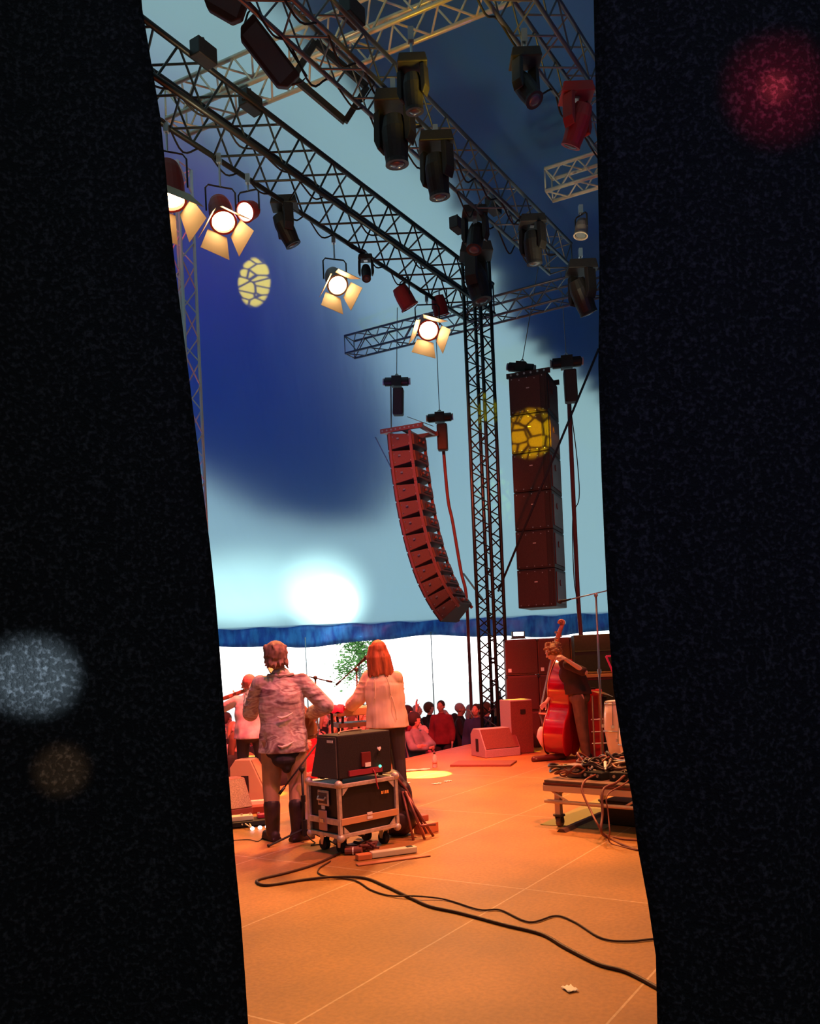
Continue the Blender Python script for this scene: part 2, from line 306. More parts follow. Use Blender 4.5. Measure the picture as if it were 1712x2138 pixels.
mb = MB(); mb.box(((X0+X1)/2, 0.3, 13.6), (X1-X0, 11.5, 0.05)); struct('ceiling_shade_sheet', mb, shade_m)  # added unseen sheet over the backstage, blocks the sky
# valance of the far edge, hanging in waves
vm = mat('blue_valance', (0.06, 0.30, 0.72), 0.45, noise_amt=0.6, noise_scale=3.0, stretch=(2.0, 1, 0.6), col2=(0.03, 0.12, 0.5), bump=0.6)
mb = MB(); NXV = 220
def low(x): return 2.28+0.10*math.sin(x*0.75+1.2)+0.03*math.sin(x*2.3)
for i in range(NXV+1):
    x = X0+(X1-X0)*i/NXV
    for j in range(5):
        t = j/4; z = 2.95*(1-t)+low(x)*t; mb.v.append(Vector((x, 29.95+0.07*math.sin(x*9.0)*t+0.05*math.sin(x*4+j), z)))
mb.f = [(i*5+j, i*5+j+1, (i+1)*5+j+1, (i+1)*5+j) for i in range(NXV) for j in range(4)]
o = struct('trim_2', mb, vm, 'wavy blue valance along the tent edge', smooth=True); md = o.modifiers.new('t', 'SOLIDIFY'); md.thickness = 0.02
# tent side poles and the tree outside
for k, px in enumerate((903, 1330, 640, 300)):
    p = P(px, 1400, 29.6); mb = MB(); mb.tube((0, 0, -1.2), (0, 0, 2.5), 0.018, 8)
    o = mb.build('tent_side_pole', grey_alu, smooth=True); o.location = (p.x, 29.6, 0)
    tag(o, 'thin tent side pole '+('seen right of the singer under the valance', 'at the far right behind the speaker stacks', 'behind the man in the patterned shirt', 'furthest left along the open tent side')[k], 'pole')
def tree(M, h, seed):
    t = thing('birch_tree', 'pale green leafy tree outside, seen over the keyboards beside the red-haired singer', 'tree', M)
    rnd = random.Random(seed); mb = MB(); mb.path([(0, 0, 0), (0.05, 0, h*.3), (-0.05, 0.05, h*.6), (0, 0, h*.95)], [0.12, 0.09, 0.06, 0.02], 8)
    br = []
    for i in range(16):
        z = h*(0.38+0.55*i/16); a = rnd.uniform(0, 6.28); l = h*0.2*(1.1-i/18)
        e = Vector((math.cos(a)*l, math.sin(a)*l, z+l*0.6)); mb.path([(0, 0, z), e*0.5+Vector((0, 0, z*.5)), e], [0.035, 0.02, 0.008], 5); br.append(e)
    mb.build('trunk', mat('grey_bark', (0.22, 0.2, 0.18), 0.9), t, smooth=True)
    lf = MB()
    for e in br+[Vector((0, 0, h*.95)), Vector((0, 0, h*.8))]:
        for _ in range(170):
            c = e+Vector((rnd.gauss(0, .28), rnd.gauss(0, .28), rnd.gauss(0, .3)))
            q = Matrix.Rotation(rnd.uniform(0, 6.28), 3, 'Z') @ Matrix.Rotation(rnd.uniform(0, 3.1), 3, 'X'); s = rnd.uniform(.05, .1)
            lf.add([c+q @ Vector(v) for v in ((-s, 0, 0), (0, -s*.5, .01), (s, 0, 0), (0, s*.5, .01))], [(0, 1, 2, 3)])
    lf.build('foliage', mat('birch_leaf', (0.16, 0.42, 0.08), 0.7, noise_amt=0.5, noise_scale=2.0), t)
tp = P(752, 1400, 40); tree(Matrix.Translation((tp.x, 40, -1.2)), 4.3, 3)

# ------------------------------------------------------------------ curtains in front of the camera (1.1 m away, hung in folds)
def curtain(name, edge, side, seed):
    D = 1.12; pts = [P(px, py, D) for px, py in edge]; mb = MB(); NC = 60; nz_ = 44
    zt, zb = 3.1, 0.0
    def ex(z):
        q = sorted(pts, key=lambda p: p.z)
        if z <= q[0].z: a, b = q[0], q[1]
        elif z >= q[-1].z: a, b = q[-2], q[-1]
        else:
            for a, b in zip(q, q[1:]):
                if a.z <= z <= b.z: break
        return a.x+(b.x-a.x)*(z-a.z)/(b.z-a.z)
    for j in range(nz_+1):
        z = zb+(zt-zb)*j/nz_; x0 = ex(z)
        for i in range(NC+1):
            t = i/NC; x = x0+side*(1.7*t)
            y = D+0.035*(math.sin(t*26+seed)+0.5*math.sin(t*57+z*0.6))*min(1, t*9)+0.02*side*t
            if t == 0: y += 0.015
            mb.v.append(Vector((x, y, z)))
    W = NC+1; mb.f = [(j*W+i, j*W+i+1, (j+1)*W+i+1, (j+1)*W+i) for j in range(nz_) for i in range(NC)]
    o = mb.build(name, curtain_m, smooth=True); md = o.modifiers.new('t', 'SOLIDIFY'); md.thickness = 0.006
    return o
o = curtain('stage_curtain', [(284, -60), (288, 0), (330, 250), (352, 500), (385, 760), (415, 1000), (440, 1200), (452, 1350), (470, 1600), (485, 1800), (500, 1950), (512, 2138)], -1, 0.4)
tag(o, 'heavy black drape hanging along the left side of the gap', 'curtain')
o = curtain('stage_curtain', [(1245, -60), (1245, 0), (1252, 250), (1258, 550), (1255, 750), (1262, 1000), (1275, 1280), (1290, 1480), (1325, 1660), (1345, 1830), (1375, 1950), (1379, 2138)], 1, 1.9)
tag(o, 'heavy black drape hanging along the right side of the gap', 'curtain')
mb = MB(); mb.tube((-2.4, 1.12, 3.12), (2.8, 1.12, 3.12), 0.03, 10); o = mb.build('curtain_pipe', black_metal, smooth=True); tag(o, 'black pipe above both black drapes', 'pipe')

# ------------------------------------------------------------------ trusses
def truss(p0, p1, s, bay, label, m, side=None, r=0.025, rb=0.011, name='box_truss', cat='truss', group=None, s2=None):
    p0, p1 = Vector(p0), Vector(p1); d = (p1-p0); Ln = d.length; d.normalize()
    if abs(d.z) > 0.9: M = frame(p0, d, side or (1, 0, 0))
    else: M = frame(p0, d, (0, 0, 1))
    if side is not None and abs(d.z) < 0.9 and (M.to_3x3() @ Vector((0, 1, 0))).dot(Vector(side)) < 0: sy = -1
    else: sy = 1
    s2 = s2 or s; t = thing(name, label, cat, M, group)
    cs = [(0, 0), (s2*sy, 0), (s2*sy, s), (0, s)]
    for y, z in cs:
        b = MB(); b.tube((0, y, z), (Ln, y, z), r, 10); b.build('chord', m, t, smooth=True)
    n_ = max(1, round(Ln/bay)); st = Ln/n_
    for k in range(4):
        (ya, za), (yb, zb) = cs[k], cs[(k+1) % 4]; b = MB()
        for i in range(n_):
            x = i*st; b.tube((x, ya, za), (x+st/2, yb, zb), rb, 6, cap=False); b.tube((x+st/2, yb, zb), (x+st, ya, za), rb, 6, cap=False)
        b.tube((0, ya, za), (0, yb, zb), rb, 6); b.tube((Ln, ya, za), (Ln, yb, zb), rb, 6)
        b.build('lattice_bracing', m, t, smooth=True)
    return t, M
HT = EYE+6.7
A1 = Vector((-2.65, 9.66, HT)); A2 = Vector((1.68, 16.5, HT)); U1 = (A2-A1).normalized()
truss(A1-U1*3.2, A2+U1*0.5, 0.58, 0.75, 'long dark main truss running diagonally from top left to the tall tower', dark_alu, side=ND, r=0.036, rb=0.015)
Bp = Vector((1.2, 12.0, HT))
truss(Bp-U1*9.5, Bp+U1*3.6, 0.42, 0.62, 'dark lamp truss parallel to the main truss, above the stage centre', grey_alu, side=ND, r=0.027, rb=0.012)
Cp = Vector((1.47, 9.55, HT+.1))
truss(Cp-U1*7, Cp+U1*6.2, 0.42, 0.62, 'dark lamp truss at upper right, nearest the right drape', grey_alu, side=-ND, r=0.025, rb=0.011)
UE = Vector((0.89, -0.455, 0))
truss(Vector((-3.0, 11.75, EYE+7.5)), Vector((1.7, 9.35, EYE+7.5)), 0.42, 0.62, 'bright cream and yellow truss crossing the top of the view', alu, side=(0.3, 1, 0), r=0.03, rb=0.014)
truss(P(1139, 399, 13.9), P(1139, 399, 13.9)+Vector((1.9, -1.0, 0)), 0.36, 0.5, 'short cream truss end jutting in beside the right drape', alu, side=(0.3, 1, 0), r=0.03, rb=0.014)
q = P(1069, 650, 16.9); q2 = P(790, 720, 18.4); q2.z = q.z = (q.z+q2.z)/2; dq = (q-q2).normalized()
truss(q2-dq*.85, q+dq*2.6, 0.38, 0.6, 'pale cross truss passing through the head of the tall tower', grey_alu, side=(0.3, 1, 0), r=0.024, rb=0.012)
# towers
tw = P(998, 1420, 16.5); TA = frame((0, 0, 0), ED)
truss((tw.x+.24, 16.4, -1.2), (tw.x+.24, 16.4, HT+0.9), 0.36, 0.42, 'tall black tower truss rising between the two hanging speaker columns', dark_alu, side=(0.78, -0.62, 0), r=0.034, rb=0.013, name='tower_truss', cat='tower')
tl = P(388, 800, 14.0)
truss((tl.x-.03, 14.0, -1.2), (tl.x-.03, 14.0, 9.6), 0.33, 0.75, 'slim grey tower truss right beside the left drape', mat('grey_tower_metal', (0.6, 0.6, 0.58), 0.5, 0.3), side=(0.9, -0.43, 0), r=0.026, rb=0.012, name='tower_truss', cat='tower')
# tower outriggers: braces to the ground
for k, (px, py) in enumerate(((1062, 1545), (965, 1540))):
    b = MB(); e = P(px, py+60, 16.2); e.z = -1.18; b.tube((tw.x+.4, 16.45, 0.9), e, 0.025, 8)
    local_mesh('outrigger_brace', b, grey_alu, e, 'slanting brace at the foot of the tall black tower, '+('right leg', 'left leg')[k], 'brace')

# ------------------------------------------------------------------ lamps
par_red_lit = mat('red_lit_lamp_body', (0.30, 0.03, 0.02), 0.5)  # red stage light is put into this body colour
lamp_black = mat('black_lamp_body', (0.02, 0.016, 0.014), 0.5, noise_amt=0.3, noise_scale=30)
tan_flap = mat('warm_barn_door_metal', (0.5, 0.38, 0.24), 0.5, 0.2)
warm_em = emis('warm_lamp_glow', (1.0, 0.72, 0.36), 32); red_em = emis('red_lamp_glow', (1.0, 0.5, 0.35), 14)
def rotto(d): return Vector(d).to_track_quat('-Z', 'Y').to_matrix().to_4x4()
def fresnel(top, drop, aim, label, body=lamp_black, em=warm_em, sz=1.0, doors=True, power=0, lcol=(1, .6, .25), group='stage lamps under the main truss', flap=None, spread=0.55):
    """clamp and yoke hang from a truss chord; housing tilts toward aim"""
    t = thing('stage_lamp', label, 'stage lamp', Matrix.Translation(top), group)
    c = Vector((0, 0, -drop)); A = Matrix.Translation(c) @ rotto(Vector(aim)-(Vector(top)+c))
    b = MB(); b.box((0, 0, -0.02), (0.06, 0.07, 0.12)); b.tube((0, 0, -.06), (0, 0, -drop+.30*sz), 0.014, 8); b.build('clamp', steel, t)
    b = MB(); sx = (A.to_3x3() @ Vector((1, 0, 0))); sx.z = 0; sx.normalize(); w_ = .17*sz
    pts = [c+sx*w_, c+sx*w_+Vector((0, 0, .26*sz)), c+sx*w_*.8+Vector((0, 0, .3*sz)), c-sx*w_*.8+Vector((0, 0, .3*sz)), c-sx*w_+Vector((0, 0, .26*sz)), c-sx*w_]
    b.path(pts, 0.012, 6); b.build('yoke', lamp_black, t)
    b = MB(); b.lathe([(0.05*sz, .2*sz), (.11*sz, .19*sz), (.13*sz, .12*sz), (.14*sz, 0.02*sz), (.14*sz, -.14*sz), (.155*sz, -.145*sz), (.155*sz, -.17*sz), (.13*sz, -.17*sz), (.125*sz, -.14*sz)], 22, A); b.build('housing', body, t, smooth=False, bevel=0)
    if em:
        b = MB(); b.lathe([(.124*sz, -.141*sz), (.09*sz, -.160*sz), (.04*sz, -.168*sz), (.002, -.17*sz)], 20, A); b.build('lens', em, t, smooth=True)
    else:
        b = MB(); b.lathe([(.124*sz, -.141*sz), (.09*sz, -.160*sz), (.002, -.17*sz)], 20, A); b.build('lens', mat('dark_lens', (0.08, 0.09, 0.1), 0.15), t, smooth=True)
    if doors:
        for k in range(4):
            K = A @ Matrix.Rotation(k*math.pi/2+.3, 4, 'Z') @ Matrix.Translation((.15*sz, 0, -.17*sz)) @ Matrix.Rotation(-spread if k % 2 else -spread*.8, 4, 'Y')
            b = MB(); b.add([(0, -.12*sz, 0), (0, .12*sz, 0), (0, .18*sz, -.24*sz), (0, -.18*sz, -.24*sz)]+[(.006, -.12*sz, 0), (.006, .12*sz, 0), (.006, .18*sz, -.24*sz), (.006, -.18*sz, -.24*sz)], [(0, 1, 2, 3), (7, 6, 5, 4), (0, 4, 5, 1), (1, 5, 6, 2), (2, 6, 7, 3), (3, 7, 4, 0)], K)
            b.build('barn_door', flap or tan_flap, t)
    if power:
        d = (Vector(aim)-(Vector(top)+c)).normalized(); l = spot('lamp_beam', d*.0, d, power, lcol, 60, .6, .06); l.location = c+d*.22*sz; l.parent = t
    return t
def moving_head(top, drop, aim, label, sz=1.0, body=lamp_black, group='moving heads hanging from the trusses', em=None):
    sz *= .74
    t = thing('moving_head_lamp', label, 'moving head light', Matrix.Translation(top), group)
    b = MB(); b.box((0, 0, -.03), (.06, .08, .14)); b.tube((0, 0, 0), (0, 0, -drop+.3*sz), .016, 8); b.build('clamp', steel, t)
    b = MB(); b.prism([(-.2*sz, -.06*sz), (-.17*sz, .06*sz), (.17*sz, .06*sz), (.2*sz, -.06*sz)], 1, -.15*sz, .15*sz, Matrix.Translation((0, 0, -drop+.26*sz))); b.build('base', body, t, bevel=.012)
    d = Vector(aim)-(Vector(top)+Vector((0, 0, -drop-.1*sz))); yaw = math.atan2(d.x, -d.y); Y = Matrix.Translation((0, 0, -drop)) @ Matrix.Rotation(yaw, 4, 'Z')
    for s_ in (-1, 1):
        b = MB(); b.prism([(s_*.13*sz, .2*sz), (s_*.2*sz, .18*sz), (s_*.21*sz, -.1*sz), (s_*.17*sz, -.2*sz), (s_*.14*sz, -.18*sz)], 1, -.07*sz, .07*sz, Y); b.build('yoke_arm', body, t, bevel=.01)
    A = Matrix.Translation((0, 0, -drop-.12*sz)) @ rotto(d)
    b = MB(); b.lathe([(.03*sz, .24*sz), (.1*sz, .22*sz), (.13*sz, .1*sz), (.13*sz, -.05*sz), (.115*sz, -.2*sz), (.12*sz, -.24*sz), (.1*sz, -.24*sz)], 18, A); b.build('head', body, t, smooth=False)
    b = MB(); b.lathe([(.1*sz, -.235*sz), (.05*sz, -.25*sz), (.002, -.255*sz)], 16, A); b.build('lens', em or mat('dark_lens', (0.08, 0.09, 0.1), 0.15), t, smooth=True)
    return t
def chord_at(px, py, h=HT, off=0.0):      # point of the level h seen at px,py
    return G(px, py, h)
farC = lambda px, py: G(px, py, HT)
# lit fresnels below the main truss
def hang(pxl, pyl, d, drop=None):         # lamp centre seen at pixel, hung from the truss level
    c = P(pxl, pyl, d); top = Vector((c.x, c.y, HT-.02)); return top, top.z-c.z
t_, dr = hang(352, 385, 10.6); fresnel(t_, dr, t_+Vector((.5, -1.2, -6)), 'large lit lamp with open barn doors, leftmost, cut by the left drape', par_red_lit, sz=1.35, power=60)
t_, dr = hang(462, 445, 11.3); fresnel(t_, dr, t_+Vector((.9, -2.0, -4.5)), 'lit lamp with spread barn doors, second from the left drape', par_red_lit, sz=1.15, power=50)
t_, dr = hang(520, 440, 11.8); fresnel(t_, dr, t_+Vector((-.9, -3.0, -2.4)), 'lit lamp glowing red and magenta without barn doors', par_red_lit, em=red_em, sz=.9, doors=False, power=40, lcol=(1, .1, .3))
t_, dr = hang(700, 585, 13.6); fresnel(t_, dr, t_+Vector((.8, -2.2, -3.2)), 'bright small lamp below the middle of the main truss', mat('pale_lamp_body', (.25, .2, .16), .5), sz=1.1, power=60)
t_, dr = hang(893, 680, 16.0); fresnel(t_, dr, t_+Vector((0.1, -3.2, -3.6)), 'brightest lamp with orange lower barn door, left of the tower head', par_red_lit, sz=1.3, power=80)
# dark ones
t_, dr = hang(596, 462, 12.6); moving_head(t_, dr, t_+Vector((1.2, .5, -3)), 'long dark lamp below the main truss between red lamp and bright small lamp', 1.35)
t_, dr = hang(764, 560, 14.2); moving_head(t_, dr, t_+Vector((.1, -2, -4)), 'dark round moving head right of the bright small lamp', .85)
t_, dr = hang(845, 622, 15.4); fresnel(t_, dr, t_+Vector((1.0, .5, -2)), 'unlit lamp tinted red above and left of the brightest lamp', par_red_lit, em=None, sz=1.1, doors=False)
t_, dr = hang(918, 640, 16.2); fresnel(t_, dr, t_+Vector((.4, .5, -2)), 'unlit reddish lamp just right above the brightest lamp', par_red_lit, em=None, sz=1.0, doors=False)
t_, dr = hang(995, 570, 15.4); moving_head(t_, dr, t_+Vector((.6, -.3, -3)), 'biggest black moving head, in front of the tower head', 2.0)
t_, dr = hang(992, 480, 13.2); moving_head(t_, dr, t_+Vector((-.5, -1, -3)), 'black moving head above the tower head on the lamp truss', 1.35)
t_, dr = hang(824, 268, 10.0); moving_head(t_, dr, t_+Vector((.1, .2, -3)), 'black moving head hanging against the pale canvas, upper middle', 1.55)
t_, dr = hang(912, 345, 10.9); moving_head(t_, dr, t_+Vector((.2, .2, -3)), 'black moving head right beside the upper middle one', 1.5)
t_, dr = hang(1098, 165, 9.3); moving_head(t_, dr, t_+Vector((1, -1, -3)), 'dark moving head high up on the right lamp truss', 1.15)
t_, dr = hang(1205, 240, 10.3); moving_head(t_, dr, t_+Vector((-1, 1, -3)), 'dark moving head with red glints above the short cream truss', 1.35, body=mat('red_lit_black_body', (.3, .02, .02), .5))  # red light falling on the black body is painted into its colour
t_, dr = hang(1112, 500, 13.3); moving_head(t_, dr, t_+Vector((.2, .2, -3)), 'black moving head right of the tower head', 1.4)
t_, dr = hang(1215, 600, 14.4); moving_head(t_, dr, t_+Vector((.7, .4, -2.4)), 'long black moving head pointing down near the right drape', 1.7)
t_, dr = hang(862, 175, 9.2); moving_head(t_, dr, t_+Vector((.1, .2, -3)), 'black moving head with a white label under the upper truss', 1.1)
t_, dr = hang(1214, 478, 13.0); fresnel(t_, dr, t_+Vector((-.3, -.2, -2)), 'small lamp with pale clamp below the short cream truss', mat('pale_lamp_body', (.25, .2, .16), .5), em=None, sz=.7, doors=False, group='stage lamps on the right')
# flood panels near the top
def panel(c, xd, zd, w_, h_, th, label, m, hollow=False, topz=None):
    M = frame(c, xd, zd); t = thing('flood_light', label, 'flood light', M, 'flood panels near the top truss')
    b = MB()
    if hollow:
        for y_, s_ in (((0, h_/2), (w_, .07)), ((0, -h_/2), (w_, .07)), ((w_/2, 0), (.07, h_)), ((-w_/2, 0), (.07, h_))): b.box((y_[0], 0, y_[1]), (s_[0], th, s_[1]))
        b.build('frame', m, t)
    else:
        b.prism([(-w_/2, -h_/2+.08), (-w_/2+.08, -h_/2), (w_/2-.08, -h_/2), (w_/2, -h_/2+.08), (w_/2, h_/2), (-w_/2, h_/2)], 1, -th/2, th/2); b.build('housing', m, t, bevel=.015)
        b = MB(); b.box((0, -th/2-.005, 0), (w_*.8, .01, h_*.75)); b.build('glass', mat('dark_lens', (0.08, 0.09, 0.1), 0.15), t)
    b = MB(); b.path([(-w_/2, 0, 0), (-w_/2-.05, 0, .1), (-w_/2-.05, 0, h_*.7), (0, 0, h_*.85), (w_/2+.05, 0, h_*.7), (w_/2+.05, 0, .1), (w_/2, 0, 0)], .012, 6); b.build('bracket', lamp_black, t)
    return t
panel(P(560, 115, 9.4), (.62, .35, -.70), (.5, -.2, .7), .72, .27, .14, 'flat black flood light hanging over the cream truss, upper left', mat('dark_brown_housing', (.03, .012, .008), .6))
panel(P(478, -18, 8.9), (.75, .2, -.35), (.3, -.3, .7), .42, .5, .16, 'dark brown flood light cut by the top of the view', mat('dark_brown_housing', (.03, .012, .008), .6))
panel(P(690, 172, 10.4), (.75, .3, -.52), (.5, 0, .8), .75, .5, .06, 'open black colour frame hanging against the pale canvas', lamp_black, hollow=True)
# clutter along the lamp trusses: cable loops and small junction boxes
def truss_cable(base, u, side, a, b_, seed, label, sag=.18, z=HT+.02, rad=.012):
    rnd = random.Random(seed); n_ = int((b_-a)/.35); pts = []
    for i in range(n_+1):
        p = base+u*(a+(b_-a)*i/n_)+side*rnd.uniform(-.02, .06); p.z = z-(sag*rnd.uniform(.3, 1) if i % 2 else 0); pts.append(p)
    mb = MB(); mb.path(spline(pts, 5), rad, 6); local_mesh('power_cable', mb, rubber, pts[0], label, 'cable', smooth=True)
truss_cable(A1, U1, ND, -1, 7.6, 1, 'black cable looping along the near edge of the main truss')
truss_cable(A1+ND*.55, U1, ND, 0, 7.8, 2, 'black cable looping along the far edge of the main truss', .25)
truss_cable(Bp, U1, ND, -7, 3, 3, 'black cable looping along the stage-centre lamp truss', .22)
truss_cable(Bp+ND*.4, U1, ND, -7, 3, 4, 'black cable hanging along the outer edge of the stage-centre lamp truss', .3)
truss_cable(Cp, U1, ND, -4, 5, 5, 'black cable looping along the upper right lamp truss', .25, z=HT+.1)
def dimmer(p, label, sz):
    b = MB(); b.box((0, 0, 0), sz); b.tube((0, 0, sz[2]/2), (0, 0, sz[2]/2+.08), .02, 6); o = b.build('junction_box', lamp_black, bevel=.01); o.location = p; o.rotation_euler.z = R(57.5); tag(o, label, 'junction box', 'junction boxes on the trusses')
for k, (px, py, lab) in enumerate(((425, 110, 'upright black box standing up from the main truss near the cream truss'), (523, 214, 'small black box on the main truss near its upper left'), (955, 470, 'black box on top of the main truss near the tower head'), (1030, 430, 'black box on the stage-centre lamp truss left of the tower head'), (735, 25, 'dark box on the stage-centre lamp truss at the very top'))):
    dimmer(G(px, py, HT+.62), lab, (.3, .16, .2))

# ------------------------------------------------------------------ flown speakers
spk = mat('speaker_brown_black', (0.055, 0.03, 0.024), 0.6, noise_amt=0.25, noise_scale=60)
spk_g = mat('speaker_grille_face', (0.10, 0.045, 0.035), 0.65, noise_amt=0.3, noise_scale=120)
def hoist(c, ax, label, topz, bag=True, sz=1.0, bottom=None):
    t = thing('chain_hoist', label, 'chain hoist', frame(c, ax), 'chain hoists above the flown speakers')
    b = MB(); b.path([(-.26*sz, 0, 0), (-.24*sz, 0, 0), (.24*sz, 0, 0), (.26*sz, 0, 0)], [.05*sz, .09*sz, .09*sz, .05*sz], 16); b.box((0, 0, 0), (.2*sz, .2*sz, .2*sz)); b.build('motor', lamp_black, t)
    for s_ in (-1, 1):
        b = MB(); b.tube((s_*.26*sz, 0, 0), (s_*.285*sz, 0, 0), .07*sz, 14); b.build('end_cap', mat('pale_cap', (.45, .4, .4), .4), t)
    b = MB(); b.box((.04*sz, 0, -.42*sz), (.22*sz, .2*sz, .56*sz)); b.build('chain_bag', spk, t, bevel=.03)
    b = MB(); b.tube((0, 0, .1), (0, 0, topz-c[2]), .008, 6); b.build('chain', grey_alu, t)
    b = MB(); b.path([(-.03*sz, 0, .09*sz), (-.03*sz, 0, .14*sz), (0, 0, .17*sz), (.03*sz, 0, .14*sz), (.03*sz, 0, .09*sz)], .012, 6); b.build('hook', steel, t)
    if bottom is not None:
        b = MB(); b.tube((-.12*sz, 0, -.1), (-.1*sz, 0, bottom-c[2]), .018, 6); b.build('load_chain', steel, t)
    return t
# left curved array: 12 boxes
LD = 18.0; F = Vector((-.906, .423, 0)); Wd = Vector((.423, .906, 0))
top_f = P(829, 915, LD); pos = top_f.copy(); ang = R(1.5); h = .335; DEP = .52; WID = .92
angs = [3, 5, 6, 7, 9, 11, 13, 16, 20, 25, 30, 36]
hd = [.355]*7+[.35, .34, .32, .30, .29]
for k in range(12):
    a = R(angs[k]); h = hd[k]; fdir = (F*math.cos(a)-Vector((0, 0, 1))*math.sin(a)); dn = (-Vector((0, 0, 1))*math.cos(a)-F*math.sin(a))
    c = pos+dn*h/2; M = Matrix(((fdir.x, Wd.x, -dn.x, c.x), (fdir.y, Wd.y, -dn.y, c.y), (fdir.z, Wd.z, -dn.z, c.z), (0, 0, 0, 1)))
    t = thing('line_array_speaker', '%s speaker box %s of the curved hanging array left of the tower' % (('top', 'second', 'third', 'fourth', 'fifth', 'sixth', 'seventh', 'eighth', 'ninth', 'tenth', 'eleventh', 'bottom')[k], 'from the top' if 0 < k < 11 else 'piece'), 'speaker', M, 'curved hanging speaker array')
    hh = h*.95/2; hr = h*.60/2
    b = MB()
    # local: x forward, y width, z up ; box tapers to the rear in height and width
    fr, rr = 0.0, -DEP; wf, wr = WID/2, WID*.36
    b.add([(fr, -wf, -hh), (fr, wf, -hh), (fr, wf, hh), (fr, -wf, hh), (rr, -wr, -hr), (rr, wr, -hr), (rr, wr, hr), (rr, -wr, hr)], [(0, 1, 2, 3), (7, 6, 5, 4), (0, 4, 5, 1), (1, 5, 6, 2), (2, 6, 7, 3), (3, 7, 4, 0)])
    b.build('cabinet', spk_g, t, bevel=.012)
    b = MB(); b.box((.01, 0, 0), (.02, WID*.96, hh*1.9)); b.build('front_grille', grille, t)
    for s_ in (-1, 1):
        b = MB(); b.box((-.04, s_*(wf-.002), 0), (.05, .03, h*.98)); b.build('rigging_bar', mat('rigging_red_metal', (.24, .10, .08), .4, .4), t)
        b = MB(); b.box((rr+.06, s_*(wr+.03), 0), (.06, .03, h*.96)); b.build('rigging_bar', mat('rigging_red_metal', (.24, .10, .08), .4, .4), t)
    b = MB(); b.box((-.22, -(wf*.78+wr*.22)-.004-.02, hh*.2), (.05, .01, .03)); b.build('badge', steel, t)
    b = MB()
    for dx in (-.1, -.42):
        for dz in (-.5, .5):
            yy = wf+(wr-wf)*(-dx/DEP); b.tube((dx, -yy-.012, dz*hh), (dx, -yy+.01, dz*hh), .012, 8)
    b.build('bolt', steel, t)
    b = MB(); b.box((rr-.01, 0, 0), (.02, wr*1.1, hr*1.1)); b.build('rear_panel', spk, t)
    b = MB(); b.tube((rr-.02, wr*.3, 0), (rr-.05, wr*.3, 0), .03, 8); b.tube((rr-.02, -wr*.3, 0), (rr-.05, -wr*.3, 0), .03, 8); b.build('rear_socket', mat('rigging_red_metal', (.24, .10, .08), .4, .4), t)
    pos = pos+dn*h
t = thing('flying_frame', 'red-lit flying frame on top of the curved speaker array', 'rigging frame', Matrix(((F.x, Wd.x, 0, top_f.x), (F.y, Wd.y, 0, top_f.y), (0, 0, 1, top_f.z), (0, 0, 0, 1))))
b = MB()
for y_ in (-.4, .4): b.box((-.3, y_, .07), (.95, .06, .09))
for x_ in (.1, -.3, -.7): b.box((x_, 0, .07), (.06, .8, .07))
b.build('beam', mat('rigging_red_metal', (.24, .10, .08), .4, .4), t)
b = MB()
for i in range(9): b.tube((.12-i*.1, -.44, .07), (.12-i*.1, -.42, .07), .02, 8)
b.build('bolt', steel, t)
ca = P(828, 797, 17.9); hoist(ca, (.93, -.1, -.05), 'chain hoist above the left corner of the curved array', 8.9, bottom=P(838, 895, 17.9).z)
ca = P(918, 872, 18.2); hoist(ca, (.93, -.1, .0), 'chain hoist above the right corner of the curved array', 8.9)
# cables of the left array
mb = MB(); mb.path(spline([P(925, 930, 18.4), P(935, 1040, 18.5), P(945, 1090, 18.5), P(962, 1190, 18.4), P(973, 1240, 18.3), P(978, 1330, 18.3), P(983, 1450, 18.3), P(986, 1545, 18.3), G(990, 1652, -1.17)]), .035, 8)
local_mesh('speaker_cable', mb, mat('red_lit_cable_jacket', (.16, .05, .05), .6), P(925, 930, 18.4), 'cable bundle falling behind the curved array to the ground', 'cable', smooth=True)
